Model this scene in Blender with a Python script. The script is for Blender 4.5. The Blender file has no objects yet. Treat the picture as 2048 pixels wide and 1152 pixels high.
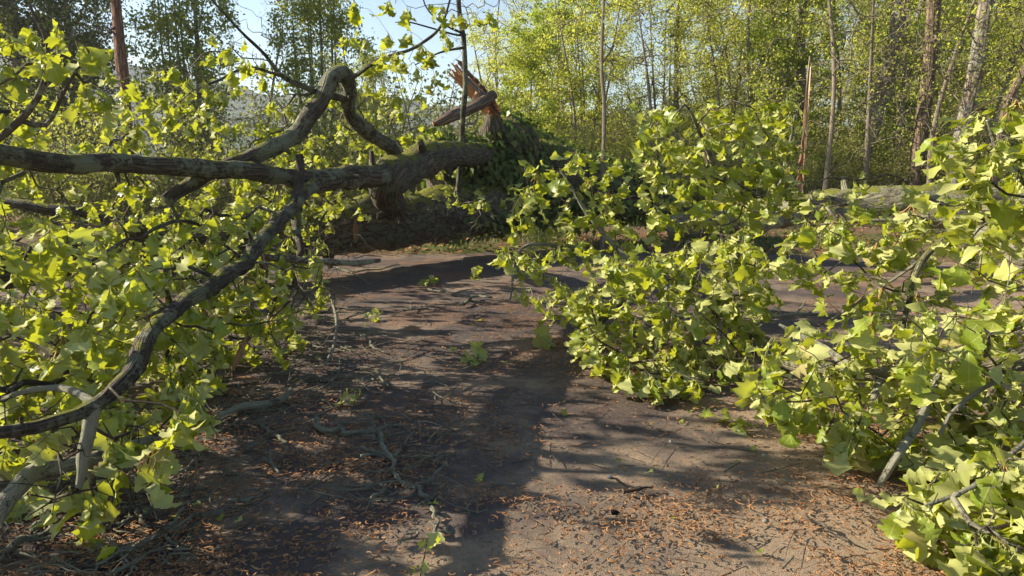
import bpy, math, random
import numpy as np
from mathutils import Matrix, Vector

# ------------------------------------------------------------------ camera, sky, sun, exposure
scn = bpy.context.scene
COL = scn.collection
CAM_H = 1.6
PITCH = math.radians(9.9)
FPX = 1409.0                      # focal length in pixels of the 2048-wide photograph
cam_d = bpy.data.cameras.new('camera')
cam = bpy.data.objects.new('camera', cam_d)
COL.objects.link(cam)
cam.location = (0, 0, CAM_H)
cam.rotation_euler = (math.pi / 2 - PITCH, 0, 0)
cam_d.sensor_width = 36
cam_d.lens = 36 * FPX / 2048
cam_d.clip_start = 0.05
cam_d.clip_end = 5000
scn.camera = cam

SUN_AZ = math.radians(78)         # degrees to the left of the viewing direction
SUN_EL = math.radians(25)
world = bpy.data.worlds.new("World")
scn.world = world
world.use_nodes = True
wn = world.node_tree.nodes
wl = world.node_tree.links
bg = wn.get('Background') or wn.new('ShaderNodeBackground')
sky = wn.new('ShaderNodeTexSky')
sky.sky_type = 'NISHITA'
sky.sun_disc = False
sky.sun_elevation = SUN_EL
sky.sun_rotation = -SUN_AZ
sky.air_density = 1.1
sky.dust_density = 0.3
sky.ozone_density = 2.5
wl.new(sky.outputs[0], bg.inputs[0])
bg.inputs[1].default_value = 0.07
sun_d = bpy.data.lights.new('sun', 'SUN')
sun_d.energy = 5.0
sun_d.angle = math.radians(0.53)
sun_d.color = (1.0, 0.90, 0.74)
sun = bpy.data.objects.new('sun', sun_d)
COL.objects.link(sun)
to_sun = Vector((-math.sin(SUN_AZ) * math.cos(SUN_EL), math.cos(SUN_AZ) * math.cos(SUN_EL), math.sin(SUN_EL)))
sun.rotation_euler = to_sun.to_track_quat('Z', 'Y').to_euler()
sun.location = (-20, 10, 20)
vs = scn.view_settings
vs.view_transform = 'Standard'
vs.look = 'None'
vs.exposure = 1.45
vs.gamma = 1
vs.use_curve_mapping = False
scn.cycles.max_bounces = 7
scn.cycles.diffuse_bounces = 3
scn.cycles.glossy_bounces = 2
scn.cycles.transmission_bounces = 4
scn.cycles.volume_bounces = 0
scn.cycles.use_denoising = True

rng = np.random.default_rng(7)
random.seed(7)

# ------------------------------------------------------------------ helpers
def ray(px, py):
    x = (px - 1024) / FPX
    y = (576 - py) / FPX
    c, s = math.cos(PITCH), math.sin(PITCH)
    return np.array((x, c + y * s, -s + y * c))

def P(px, py, d):
    """Point at depth d (metres ahead of the camera) seen at a given place of the photograph."""
    r = ray(px, py)
    return np.array((0, 0, CAM_H)) + r * (d / r[1])

def ground_depth(px, py, z=0.0):
    r = ray(px, py)
    if r[2] >= -1e-4:
        return 1e9
    return (CAM_H - z) / -r[2] * r[1]

def G(px, py, z=0.0):
    return P(px, py, ground_depth(px, py, z))

def pix(p):
    c, s = math.cos(PITCH), math.sin(PITCH)
    v = np.asarray(p) - np.array((0, 0, CAM_H))
    f = v[..., 1] * c - v[..., 2] * s
    u = v[..., 1] * s + v[..., 2] * c
    f = np.where(f < 0.05, 0.05, f)
    return 1024 + FPX * v[..., 0] / f, 576 - FPX * u / f, f

def norm(v):
    v = np.asarray(v, float)
    return v / (np.linalg.norm(v, axis=-1, keepdims=True) + 1e-12)

def catmull(pts, step):
    """Smooth a hand-placed polyline (columns: x y z radius ...) into closely spaced points."""
    p = np.asarray(pts, float)
    if len(p) == 2:
        n = max(2, int(np.linalg.norm(p[1, :3] - p[0, :3]) / step) + 1)
        t = np.linspace(0, 1, n)[:, None]
        return p[0] * (1 - t) + p[1] * t
    q = np.vstack([2 * p[0] - p[1], p, 2 * p[-1] - p[-2]])
    out = []
    for i in range(1, len(q) - 2):
        n = max(1, int(np.linalg.norm(q[i + 1, :3] - q[i, :3]) / step))
        t = (np.arange(n) / n)[:, None]
        a, b, c, d = q[i - 1], q[i], q[i + 1], q[i + 2]
        out.append(0.5 * ((2 * b) + (-a + c) * t + (2 * a - 5 * b + 4 * c - d) * t ** 2 + (-a + 3 * b - 3 * c + d) * t ** 3))
    out.append(p[-1:])
    return np.vstack(out)

class MB:
    """Collects vertices and faces; build() links them as ONE mesh object."""
    def __init__(s):
        s.v, s.t, s.q, s.uv, s.tint, s.tm, s.qm, s.n = [], [], [], [], [], [], [], 0
    def add(s, v, tris=None, quads=None, uv=None, tint=None, mat=0):
        v = np.asarray(v, float).reshape(-1, 3)
        if tris is not None and len(tris):
            tr = np.asarray(tris, int).reshape(-1, 3)
            s.t.append(tr + s.n); s.tm.append(np.full(len(tr), mat))
        if quads is not None and len(quads):
            qd = np.asarray(quads, int).reshape(-1, 4)
            s.q.append(qd + s.n); s.qm.append(np.full(len(qd), mat))
        s.v.append(v)
        s.uv.append(np.zeros((len(v), 2)) if uv is None else np.asarray(uv, float))
        s.tint.append(np.zeros(len(v)) if tint is None else np.broadcast_to(np.asarray(tint, float), (len(v),)))
        s.n += len(v)
    def mesh(s, name, mats, origin=(0, 0, 0), smooth=True):
        me = bpy.data.meshes.new(name)
        v = np.vstack(s.v) - np.asarray(origin)
        t = np.vstack(s.t) if s.t else np.zeros((0, 3), int)
        q = np.vstack(s.q) if s.q else np.zeros((0, 4), int)
        loops = np.concatenate([t.ravel(), q.ravel()]).astype(np.int32)
        me.vertices.add(len(v)); me.vertices.foreach_set('co', v.astype(np.float32).ravel())
        me.loops.add(len(loops)); me.loops.foreach_set('vertex_index', loops)
        me.polygons.add(len(t) + len(q))
        st = np.concatenate([np.arange(len(t)) * 3, len(t) * 3 + np.arange(len(q)) * 4]).astype(np.int32)
        me.polygons.foreach_set('loop_start', st)
        mi = np.concatenate(s.tm + s.qm) if (s.tm or s.qm) else np.zeros(0)
        me.polygons.foreach_set('material_index', mi.astype(np.int32))
        me.polygons.foreach_set('use_smooth', np.full(len(t) + len(q), smooth))
        uvl = me.uv_layers.new(name='UVMap')
        uvl.data.foreach_set('uv', np.vstack(s.uv)[loops].astype(np.float32).ravel())
        at = me.attributes.new('tint', 'FLOAT', 'POINT')
        at.data.foreach_set('value', np.concatenate(s.tint).astype(np.float32))
        for m in (mats if isinstance(mats, (list, tuple)) else [mats]):
            me.materials.append(m)
        me.update(calc_edges=True)
        return me
    def build(s, name, mats, parent=None, kind=None, smooth=True, origin=None):
        org = np.asarray(parent.location if parent else (0, 0, 0)) if origin is None else np.asarray(origin)
        if parent is not None and parent.parent is not None and origin is None:
            org = np.asarray(parent.location) + np.asarray(parent.parent.location)
        o = bpy.data.objects.new(name, s.mesh(name, mats, org, smooth))
        COL.objects.link(o)
        if parent is not None:
            o.parent = parent
        elif origin is not None:
            o.location = tuple(origin)
        if kind:
            o['kind'] = kind
        return o

def tag(o, label, cat, group=None, kind=None):
    o['label'] = label
    o['category'] = cat
    if group: o['group'] = group
    if kind: o['kind'] = kind
    return o

def thing(name, label, cat, loc, group=None, kind=None):
    o = bpy.data.objects.new(name, None)
    COL.objects.link(o)
    o.empty_display_size = 0.2
    o.location = tuple(float(c) for c in loc)
    return tag(o, label, cat, group, kind)

def tube(mb, pts, rad, sides=6, rough=0.0, cap0=True, cap1=True, tint=None, mat=0, seed=None, capmat=None):
    p = np.asarray(pts, float)
    n = len(p)
    if n < 2: return
    rad = np.broadcast_to(np.asarray(rad, float), (n,))
    tg = np.empty_like(p)
    tg[1:-1] = p[2:] - p[:-2]; tg[0] = p[1] - p[0]; tg[-1] = p[-1] - p[-2]
    tg = norm(tg)
    up = np.array((0, 0, 1.0)) if abs(tg[0, 2]) < 0.9 else np.array((1.0, 0, 0))
    N = np.empty_like(p)
    x = np.cross(up, tg[0]); x /= np.linalg.norm(x)
    for i in range(n):
        x = x - tg[i] * np.dot(x, tg[i]); x /= np.linalg.norm(x) + 1e-9
        N[i] = x
    B = np.cross(tg, N)
    a = np.linspace(0, 2 * math.pi, sides + 1)
    rr = np.repeat(rad[:, None], sides, 1)
    if rough:
        lr = np.random.default_rng(seed if seed is not None else rng.integers(1 << 30))
        low = lr.normal(size=(n, sides))
        for _ in range(1):
            low = (low + np.roll(low, 1, 0) + np.roll(low, -1, 0) + np.roll(low, 1, 1)) / 2.6
        rr = rr * (1 + rough * low)
    rr = np.concatenate([rr, rr[:, :1]], 1)
    v = p[:, None] + (N[:, None] * np.cos(a)[None, :, None] + B[:, None] * np.sin(a)[None, :, None]) * rr[..., None]
    L = np.concatenate([[0], np.cumsum(np.linalg.norm(np.diff(p, axis=0), axis=1))])
    uv = np.stack([np.repeat((a / (2 * math.pi))[None], n, 0), np.repeat(L[:, None], sides + 1, 1)], -1).reshape(-1, 2)
    i, j = np.meshgrid(np.arange(n - 1), np.arange(sides), indexing='ij')
    k = i * (sides + 1) + j
    quads = np.stack([k, k + 1, k + sides + 2, k + sides + 1], -1).reshape(-1, 4)
    mb.add(v.reshape(-1, 3), quads=quads, uv=uv, tint=tint, mat=mat)
    for c, e, fl in ((cap0, 0, True), (cap1, n - 1, False)):
        if c:
            ring = v[e, :-1]
            ce = p[e] + tg[e] * (-1 if fl else 1) * rad[e] * 0.25
            vv = np.vstack([ring, ce])
            tr = [(b, (b + 1) % sides, sides) for b in range(sides)]
            if fl: tr = [(b, a_, c_) for a_, b, c_ in tr]
            mb.add(vv, tris=tr, tint=tint, mat=mat if capmat is None else capmat)

# ------------------------------------------------------------------ materials
class NT:
    def __init__(s, name):
        s.m = bpy.data.materials.new(name); s.m.use_nodes = True
        s.t = s.m.node_tree; s.t.nodes.clear()
        s.out = s.t.nodes.new('ShaderNodeOutputMaterial')
    def n(s, typ, **kw):
        nd = s.t.nodes.new('ShaderNode' + typ)
        for k, v in kw.items():
            if hasattr(nd, k) and k not in ('inputs',): setattr(nd, k, v)
            else: nd.inputs[k.replace('_', ' ')].default_value = v
        return nd
    def l(s, a, b): s.t.links.new(a, b)
    def noise(s, vec, scale, detail=4, rough=0.55, dist=0.0):
        nd = s.n('TexNoise'); nd.inputs['Scale'].default_value = scale; nd.inputs['Detail'].default_value = detail
        nd.inputs['Roughness'].default_value = rough; nd.inputs['Distortion'].default_value = dist
        if vec is not None: s.l(vec, nd.inputs['Vector'])
        return nd.outputs['Fac']
    def ramp(s, fac, stops, interp='LINEAR'):
        r = s.n('ValToRGB'); r.color_ramp.interpolation = interp
        e = r.color_ramp.elements
        while len(e) < len(stops): e.new(0.5)
        for el, (pos, c) in zip(e, stops):
            el.position = pos
            el.color = (c, c, c, 1) if isinstance(c, (int, float)) else (*c, 1)
        s.l(fac, r.inputs[0]); return r.outputs[0]
    def mix(s, f, a, b, mode='MIX'):
        x = s.n('MixRGB', blend_type=mode)
        for i, v in ((0, f), (1, a), (2, b)):
            if isinstance(v, (int, float)): x.inputs[i].default_value = v if i == 0 else (v, v, v, 1)
            elif isinstance(v, tuple): x.inputs[i].default_value = (*v, 1)
            else: s.l(v, x.inputs[i])
        return x.outputs[0]
    def math(s, op, a, b=0.0, clamp=False):
        x = s.n('Math', operation=op, use_clamp=clamp)
        for i, v in ((0, a), (1, b)):
            if isinstance(v, (int, float)): x.inputs[i].default_value = v
            else: s.l(v, x.inputs[i])
        return x.outputs[0]
    def bump(s, h, strength, dist):
        b = s.n('Bump'); b.inputs['Strength'].default_value = strength; b.inputs['Distance'].default_value = dist
        s.l(h, b.inputs['Height']); return b.outputs[0]
    def principled(s, col, rough=0.7, normal=None, spec=0.3):
        b = s.n('BsdfPrincipled')
        if isinstance(col, tuple): b.inputs['Base Color'].default_value = (*col, 1)
        else: s.l(col, b.inputs['Base Color'])
        if isinstance(rough, (int, float)): b.inputs['Roughness'].default_value = rough
        else: s.l(rough, b.inputs['Roughness'])
        b.inputs['Specular IOR Level'].default_value = spec
        if normal is not None: s.l(normal, b.inputs['Normal'])
        return b
    def done(s, sh):
        s.l(sh, s.out.inputs[0]); return s.m

def leaf_material(name, up_a, up_b, under, trans_col, trans=0.4, rough=0.38, spec=0.5, veins=True, under_mix=1.0):
    g = NT(name)
    tint = g.n('Attribute', attribute_name='tint').outputs['Fac']
    oi = g.n('ObjectInfo').outputs['Random']
    r = g.math('FRACT', g.math('ADD', tint, oi))
    up = g.mix(r, up_a, up_b)
    r2 = g.math('FRACT', g.math('MULTIPLY', r, 7.31))
    up = g.mix(g.math('MULTIPLY', g.math('POWER', r2, 4.0), 0.6), up, (0.36, 0.34, 0.04))
    r3 = g.math('FRACT', g.math('MULTIPLY', r, 23.7))
    und = g.mix(g.math('MULTIPLY', r2, 0.5), under, up)
    und = g.mix(g.math('MULTIPLY', g.math('GREATER_THAN', r3, 0.93), 0.6), und, (0.30, 0.20, 0.07))
    up = g.mix(g.math('MULTIPLY', g.math('GREATER_THAN', r3, 0.6), 0.35), up, tuple(c * 0.55 for c in up_a))
    nrm = None
    if veins:
        uv = g.n('UVMap').outputs[0]
        sx = g.n('SeparateXYZ'); g.l(uv, sx.inputs[0])
        ax = g.math('ABSOLUTE', sx.outputs[0])
        w = g.math('SUBTRACT', sx.outputs[1], g.math('MULTIPLY', ax, 0.85))
        wv = g.math('ABSOLUTE', g.math('SUBTRACT', g.math('FRACT', g.math('MULTIPLY', w, 7.0)), 0.5))
        side = g.math('MULTIPLY', g.math('GREATER_THAN', 0.055, wv), 1.0)
        mid = g.math('GREATER_THAN', 0.014, ax)
        vein = g.math('MAXIMUM', mid, g.math('MULTIPLY', side, 0.6))
        up = g.mix(g.math('MULTIPLY', vein, 0.6), up, (0.46, 0.50, 0.18))
        nz = g.noise(uv, 9, 3)
        up = g.mix(g.math('MULTIPLY', nz, 0.4), up, up_a)
        h = g.math('SUBTRACT', g.math('MULTIPLY', nz, 0.6), vein)
        nrm = g.bump(h, 0.35, 0.004)
        sp = g.ramp(g.noise(uv, 17, 2), [(0.70, 0.0), (0.76, 1.0)])
        up = g.mix(g.math('MULTIPLY', sp, 0.35), up, (0.22, 0.12, 0.03))
    geo = g.n('NewGeometry')
    col = g.mix(g.math('MULTIPLY', geo.outputs['Backfacing'], under_mix), up, und)
    p = g.principled(col, 0.5, nrm, spec)
    rg = g.mix(geo.outputs['Backfacing'], rough, 0.75)
    g.l(rg, p.inputs['Roughness'])
    tr = g.n('BsdfTranslucent')
    tc = g.mix(r, trans_col, tuple(c * 0.75 for c in trans_col))
    g.l(tc, tr.inputs[0])
    mx = g.n('MixShader'); mx.inputs[0].default_value = trans
    g.l(p.outputs[0], mx.inputs[1]); g.l(tr.outputs[0], mx.inputs[2])
    return g.done(mx.outputs[0])

M = {}
M['oak_leaf'] = leaf_material('oak_leaf', (0.165, 0.24, 0.020), (0.265, 0.30, 0.028), (0.47, 0.47, 0.17), (0.60, 0.63, 0.03), trans=0.36)
M['spring_leaf'] = leaf_material('spring_leaf', (0.27, 0.33, 0.05), (0.40, 0.40, 0.08), (0.37, 0.39, 0.10), (0.74, 0.76, 0.08), trans=0.52, rough=0.6, spec=0.2, veins=False)
M['bright_leaf'] = leaf_material('bright_leaf', (0.20, 0.29, 0.035), (0.30, 0.36, 0.05), (0.29, 0.34, 0.08), (0.52, 0.62, 0.05), trans=0.42, rough=0.6, spec=0.2, veins=False)
M['tan_leaf'] = leaf_material('tan_leaf', (0.33, 0.31, 0.11), (0.45, 0.40, 0.16), (0.40, 0.37, 0.15), (0.74, 0.68, 0.20), trans=0.5, rough=0.7, spec=0.1, veins=False)
M['pear_leaf'] = leaf_material('pear_leaf', (0.13, 0.175, 0.03), (0.22, 0.25, 0.05), (0.27, 0.29, 0.09), (0.50, 0.55, 0.06), trans=0.42, rough=0.6, spec=0.2, veins=False)
M['dark_leaf'] = leaf_material('dark_leaf', (0.045, 0.06, 0.016), (0.085, 0.095, 0.03), (0.10, 0.11, 0.04), (0.16, 0.19, 0.03), trans=0.25, rough=0.6, spec=0.2, veins=False)
M['ivy_leaf'] = leaf_material('ivy_leaf', (0.022, 0.055, 0.008), (0.05, 0.095, 0.014), (0.08, 0.11, 0.02), (0.18, 0.28, 0.02), trans=0.25, rough=0.35, spec=0.5, veins=False)
M['brush_leaf'] = leaf_material('brush_leaf', (0.22, 0.23, 0.06), (0.34, 0.31, 0.11), (0.32, 0.31, 0.12), (0.55, 0.56, 0.10), trans=0.4, rough=0.6, spec=0.2, veins=False)

def bark_material(name, dark, light, lichen=0.3, moss=0.2, lichen_col=(0.30, 0.34, 0.26), moss_col=(0.14, 0.14, 0.022), scale=1.0, depth=0.02):
    g = NT(name)
    uv = g.n('UVMap').outputs[0]
    mp = g.n('Mapping'); g.l(uv, mp.inputs[0]); mp.inputs['Scale'].default_value = (9 * scale, 1.4 * scale, 1)
    obj = g.n('TexCoord').outputs['Object']
    ridg = g.noise(mp.outputs[0], 1.6, 6, 0.65, 0.6)
    vo = g.n('TexVoronoi', feature='DISTANCE_TO_EDGE'); vo.inputs['Scale'].default_value = 1.7
    g.l(g.mix(0.12, mp.outputs[0], g.n('TexNoise').outputs['Color']), vo.inputs['Vector'])
    crack = g.ramp(vo.outputs['Distance'], [(0.0, 0.0), (0.22, 1.0)])
    fine = g.noise(obj, 60 * scale, 5, 0.7)
    h = g.math('ADD', g.math('MULTIPLY', ridg, 0.7), g.math('ADD', g.math('MULTIPLY', crack, 0.45), g.math('MULTIPLY', fine, 0.25)))
    col = g.mix(g.ramp(h, [(0.35, 0.0), (0.95, 1.0)]), dark, light)
    if lichen > 0:
        big = g.noise(obj, 2.6 * scale, 3, 0.6)
        sm = g.noise(obj, 21 * scale, 5, 0.72, 0.5)
        lm = g.math('ADD', g.math('MULTIPLY', big, 0.55), g.math('MULTIPLY', sm, 0.45))
        th = 0.62 - 0.27 * lichen
        lf = g.ramp(lm, [(th, 0.0), (th + 0.05, 1.0)])
        lc = g.mix(g.noise(obj, 75, 3), lichen_col, tuple(c * 0.55 for c in lichen_col))
        col = g.mix(g.math('MULTIPLY', lf, 0.88), col, lc)
        h = g.math('ADD', h, g.math('MULTIPLY', lf, g.math('MULTIPLY', sm, 0.5)))
    if moss > 0:
        geo = g.n('NewGeometry'); sz = g.n('SeparateXYZ'); g.l(geo.outputs['Normal'], sz.inputs[0])
        mm = g.math('ADD', g.math('MULTIPLY', sz.outputs[2], 0.42), g.noise(obj, 3.3 * scale, 5, 0.7))
        mf = g.ramp(mm, [(0.99 - 0.32 * moss, 0.0), (1.10 - 0.32 * moss, 1.0)])
        mc = g.mix(g.noise(obj, 90, 3), moss_col, tuple(min(1, c * 2.1) for c in moss_col))
        col = g.mix(mf, col, mc)
        h = g.math('ADD', h, g.math('MULTIPLY', mf, g.noise(obj, 120, 2)))
    return g.done(g.principled(col, 0.85, g.bump(h, 1.0, depth), 0.15).outputs[0])

M['oak_bark'] = bark_material('oak_bark', (0.022, 0.017, 0.013), (0.12, 0.09, 0.065), lichen=0.50, moss=0.42, lichen_col=(0.25, 0.25, 0.16), scale=1.3, depth=0.026)
M['trunk_bark'] = bark_material('trunk_bark', (0.03, 0.023, 0.016), (0.16, 0.125, 0.085), lichen=0.40, moss=0.75, lichen_col=(0.19, 0.19, 0.12), scale=2.2, depth=0.035)
M['lichen_bark'] = bark_material('lichen_bark', (0.04, 0.03, 0.022), (0.19, 0.155, 0.115), lichen=0.80, moss=0.0, lichen_col=(0.58, 0.56, 0.40), scale=3.4, depth=0.02)
M['twig_bark'] = bark_material('twig_bark', (0.04, 0.028, 0.018), (0.14, 0.105, 0.075), lichen=0.4, moss=0.0, lichen_col=(0.36, 0.34, 0.23), scale=2.0, depth=0.004)
M['log_bark'] = bark_material('log_bark', (0.06, 0.045, 0.033), (0.18, 0.14, 0.10), lichen=0.7, moss=0.65, lichen_col=(0.33, 0.31, 0.19), scale=1.4, depth=0.03)
M['grey_bark'] = bark_material('grey_bark', (0.06, 0.045, 0.033), (0.30, 0.24, 0.18), lichen=0.5, moss=0.0, lichen_col=(0.30, 0.30, 0.25), scale=0.8, depth=0.03)
M['brown_bark'] = bark_material('brown_bark', (0.045, 0.031, 0.022), (0.21, 0.15, 0.105), lichen=0.15, moss=0.0, scale=0.8, depth=0.03)
M['pine_bark'] = bark_material('pine_bark', (0.05, 0.022, 0.013), (0.23, 0.115, 0.07), lichen=0.0, moss=0.0, scale=1.0, depth=0.03)
M['sapling_bark'] = bark_material('sapling_bark', (0.08, 0.062, 0.045), (0.28, 0.225, 0.16), lichen=0.2, moss=0.0, scale=2, depth=0.006)
M['dead_twig'] = bark_material('dead_twig', (0.07, 0.05, 0.035), (0.26, 0.21, 0.155), lichen=0.0, moss=0.0, scale=2, depth=0.004)

def wood_material(name, a, b):
    g = NT(name)
    uv = g.n('UVMap').outputs[0]
    mp = g.n('Mapping'); g.l(uv, mp.inputs[0]); mp.inputs['Scale'].default_value = (26, 2.2, 1)
    f = g.noise(mp.outputs[0], 1.0, 6, 0.7, 0.4)
    col = g.mix(g.ramp(f, [(0.3, 0.0), (0.7, 1.0)]), a, b)
    return g.done(g.principled(col, 0.8, g.bump(f, 1.0, 0.02), 0.2).outputs[0])
M['fresh_wood'] = wood_material('fresh_wood', (0.42, 0.13, 0.035), (0.66, 0.33, 0.13))
M['split_wood'] = wood_material('split_wood', (0.13, 0.065, 0.035), (0.42, 0.25, 0.14))
M['torn_wood'] = wood_material('torn_wood', (0.20, 0.095, 0.045), (0.55, 0.33, 0.18))
M['pale_wood'] = wood_material('pale_wood', (0.38, 0.24, 0.13), (0.68, 0.50, 0.32))

def driveway_material():
    g = NT('driveway_asphalt')
    obj = g.n('TexCoord').outputs['Object']
    big = g.noise(obj, 0.75, 5, 0.6, 0.4)
    mid = g.noise(obj, 4.0, 5, 0.65)
    grain = g.noise(obj, 210, 5, 0.8)
    vo = g.n('TexVoronoi'); vo.inputs['Scale'].default_value = 140; g.l(obj, vo.inputs['Vector'])
    asphalt = g.mix(g.ramp(grain, [(0.3, 0.0), (0.7, 1.0)]), (0.036, 0.028, 0.025), (0.118, 0.092, 0.078))
    stone = g.math('GREATER_THAN', 0.20, vo.outputs['Distance'])
    asphalt = g.mix(g.math('MULTIPLY', stone, g.math('MULTIPLY', g.ramp(mid, [(0.4, 0.0), (0.7, 1.0)]), 0.55)), asphalt, (0.34, 0.29, 0.25))
    dust = g.mix(g.ramp(grain, [(0.3, 0.0), (0.7, 1.0)]), (0.205, 0.142, 0.086), (0.46, 0.34, 0.215))
    sep = g.n('SeparateXYZ'); g.l(obj, sep.inputs[0])
    near = g.ramp(g.math('MULTIPLY', g.math('ADD', sep.outputs[1], g.math('MULTIPLY', sep.outputs[0], -1.2)), 0.2), [(0.30, 0.19), (0.75, 0.0)])
    m = g.math('ADD', g.math('ADD', g.math('MULTIPLY', big, 0.7), g.math('MULTIPLY', mid, 0.3)), near)
    df = g.math('MULTIPLY', g.ramp(m, [(0.49, 0.0), (0.66, 1.0)]), g.ramp(grain, [(0.25, 0.45), (0.6, 1.0)]))
    col = g.mix(df, asphalt, dust)
    fl = g.noise(obj, 38, 4, 0.8)
    col = g.mix(g.math('MULTIPLY', g.ramp(fl, [(0.52, 0.0), (0.66, 1.0)]), 0.5), col, (0.06, 0.042, 0.032))
    col = g.mix(g.math('MULTIPLY', g.ramp(fl, [(0.30, 1.0), (0.42, 0.0)]), 0.35), col, (0.40, 0.30, 0.22))
    # rust-coloured litter too fine and too far to pick apart
    lit = g.math('MULTIPLY', g.ramp(g.noise(obj, 1.3, 5, 0.7, 0.6), [(0.47, 0.0), (0.60, 1.0)]), g.ramp(g.noise(obj, 45, 4, 0.8), [(0.46, 0.0), (0.58, 1.0)]))
    far = g.ramp(g.math('MULTIPLY', sep.outputs[1], 0.1), [(0.4, 0.12), (0.75, 1.0)])
    col = g.mix(g.math('MULTIPLY', lit, far), col, (0.23, 0.11, 0.05))
    h = g.math('ADD', g.math('MULTIPLY', grain, 0.8), g.math('ADD', g.math('MULTIPLY', vo.outputs['Distance'], -0.5), g.math('MULTIPLY', mid, 1.5)))
    return g.done(g.principled(col, 0.9, g.bump(h, 0.9, 0.004), 0.25).outputs[0])
M['driveway'] = driveway_material()

def ground_material():
    g = NT('woodland_ground')
    obj = g.n('TexCoord').outputs['Object']
    a = g.noise(obj, 0.5, 5, 0.65); b = g.noise(obj, 9, 5, 0.75); c = g.noise(obj, 60, 3, 0.7)
    col = g.mix(b, (0.10, 0.066, 0.038), (0.34, 0.225, 0.13))
    grass = g.mix(c, (0.06, 0.085, 0.018), (0.15, 0.17, 0.045))
    col = g.mix(g.ramp(a, [(0.46, 0.0), (0.58, 1.0)]), col, grass)
    return g.done(g.principled(col, 0.95, g.bump(g.math('ADD', b, c), 1.0, 0.05), 0.1).outputs[0])
M['ground'] = ground_material()

def hill_material():
    g = NT('wooded_hill')
    obj = g.n('TexCoord').outputs['Object']
    vo = g.n('TexVoronoi'); vo.inputs['Scale'].default_value = 0.16; g.l(obj, vo.inputs['Vector'])
    a = g.noise(obj, 0.02, 4); b = g.noise(obj, 0.5, 4, 0.7)
    col = g.mix(vo.outputs['Color'], (0.035, 0.055, 0.016), (0.15, 0.17, 0.045))
    col = g.mix(g.ramp(a, [(0.45, 0.0), (0.6, 0.6)]), col, (0.12, 0.085, 0.05))
    return g.done(g.principled(col, 0.95, g.bump(g.math('SUBTRACT', b, vo.outputs['Distance']), 1.0, 3.0), 0.05).outputs[0])
M['hill'] = hill_material()

def litter_material(name, a, b, c=None):
    g = NT(name)
    t = g.n('Attribute', attribute_name='tint').outputs['Fac']
    oi = g.n('ObjectInfo').outputs['Random']
    col = g.mix(t, a, b)
    nz = g.noise(g.n('TexCoord').outputs['Object'], 130, 3)
    col = g.mix(g.math('MULTIPLY', nz, 0.5), col, c or tuple(x * 0.4 for x in a))
    return g.done(g.principled(col, 0.85, None, 0.15).outputs[0])
M['catkin'] = litter_material('catkin', (0.22, 0.098, 0.040), (0.52, 0.28, 0.125))
M['catkin_fresh'] = litter_material('catkin_fresh', (0.30, 0.17, 0.06), (0.40, 0.27, 0.09))
M['dry_leaf'] = litter_material('dry_leaf', (0.22, 0.085, 0.035), (0.42, 0.20, 0.10))
M['grass'] = litter_material('grass', (0.07, 0.10, 0.02), (0.22, 0.23, 0.07))
M['stone'] = litter_material('stone', (0.20, 0.19, 0.15), (0.38, 0.37, 0.30))
M['grit'] = litter_material('grit', (0.07, 0.05, 0.04), (0.40, 0.30, 0.22))
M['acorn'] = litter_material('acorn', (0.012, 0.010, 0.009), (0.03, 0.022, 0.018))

# ------------------------------------------------------------------ setting: ground, driveway, hills
def rise(x, y):
    """Height of the land: flat round the drive, climbing gently into the wood."""
    t = np.clip((y - 14) / 14, 0, 1)
    s = t * t * (3 - 2 * t)
    side = 0.35 + 0.65 * np.clip((x + 8) / 12, 0, 1)
    return s * 1.0 * side + np.clip(y - 28, 0, 60) * 0.085 * side + np.clip(y - 88, 0, 300) * 0.03 * side

def snoise(x, y, seed, octs=4, base=1.0):
    r = np.random.default_rng(seed); out = 0
    for k in range(octs):
        f = base * 2 ** k
        for _ in range(3):
            th = r.uniform(0, 6.28); ph = r.uniform(0, 6.28)
            out = out + np.sin((x * math.cos(th) + y * math.sin(th)) * f + ph) / (3 * 1.7 ** k)
    return out

def grid_mesh(name, X, Y, Z, mat, kind):
    mb = MB(); n, m = X.shape
    i, j = np.meshgrid(np.arange(n - 1), np.arange(m - 1), indexing='ij')
    k = i * m + j
    mb.add(np.stack([X, Y, Z], -1).reshape(-1, 3), quads=np.stack([k, k + m, k + m + 1, k + 1], -1).reshape(-1, 4))
    return mb.build(name, mat, kind=kind)

ax = np.concatenate([-np.geomspace(500, 20, 40), np.linspace(-19, 19, 77), np.geomspace(20, 500, 40)])
ay = np.concatenate([[-300, -150, -70, -30], np.linspace(-15, 60, 150), np.geomspace(62, 900, 40)])
X, Y = np.meshgrid(ax, ay, indexing='ij')
edge = 13.3 + 0.5 * np.sin(X * 0.55) - 0.035 * np.clip(X - 1, 0, 40) * 4 + 0.10 * np.sin(X * 2.9 + 1)
onroad = (Y < edge + 0.2) & (Y > -12) & (X > -10) & (X < 26)
Z = rise(X, Y) + np.where(onroad, -0.05, 0.03 + 0.04 * snoise(X, Y, 3, 4, 0.9))
grid_mesh('ground', X, Y, Z, M['ground'], 'structure')

dx = np.linspace(-9.5, 25, 260)
dy_t = np.linspace(0, 1, 160)
X, T = np.meshgrid(dx, dy_t, indexing='ij')
edge_x = 13.3 + 0.5 * np.sin(X * 0.55) - 0.035 * np.clip(X - 1, 0, 40) * 4 + 0.10 * np.sin(X * 2.9 + 1) + 0.05 * np.sin(X * 9.1)
Y = -8 + T * (edge_x + 8)
Z = 0.012 * snoise(X, Y, 11, 3, 0.6) * np.clip((edge_x - Y) * 2, 0, 1)
Z = Z - Z.max()
grid_mesh('driveway', X, Y, Z, M['driveway'], 'structure')

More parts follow.
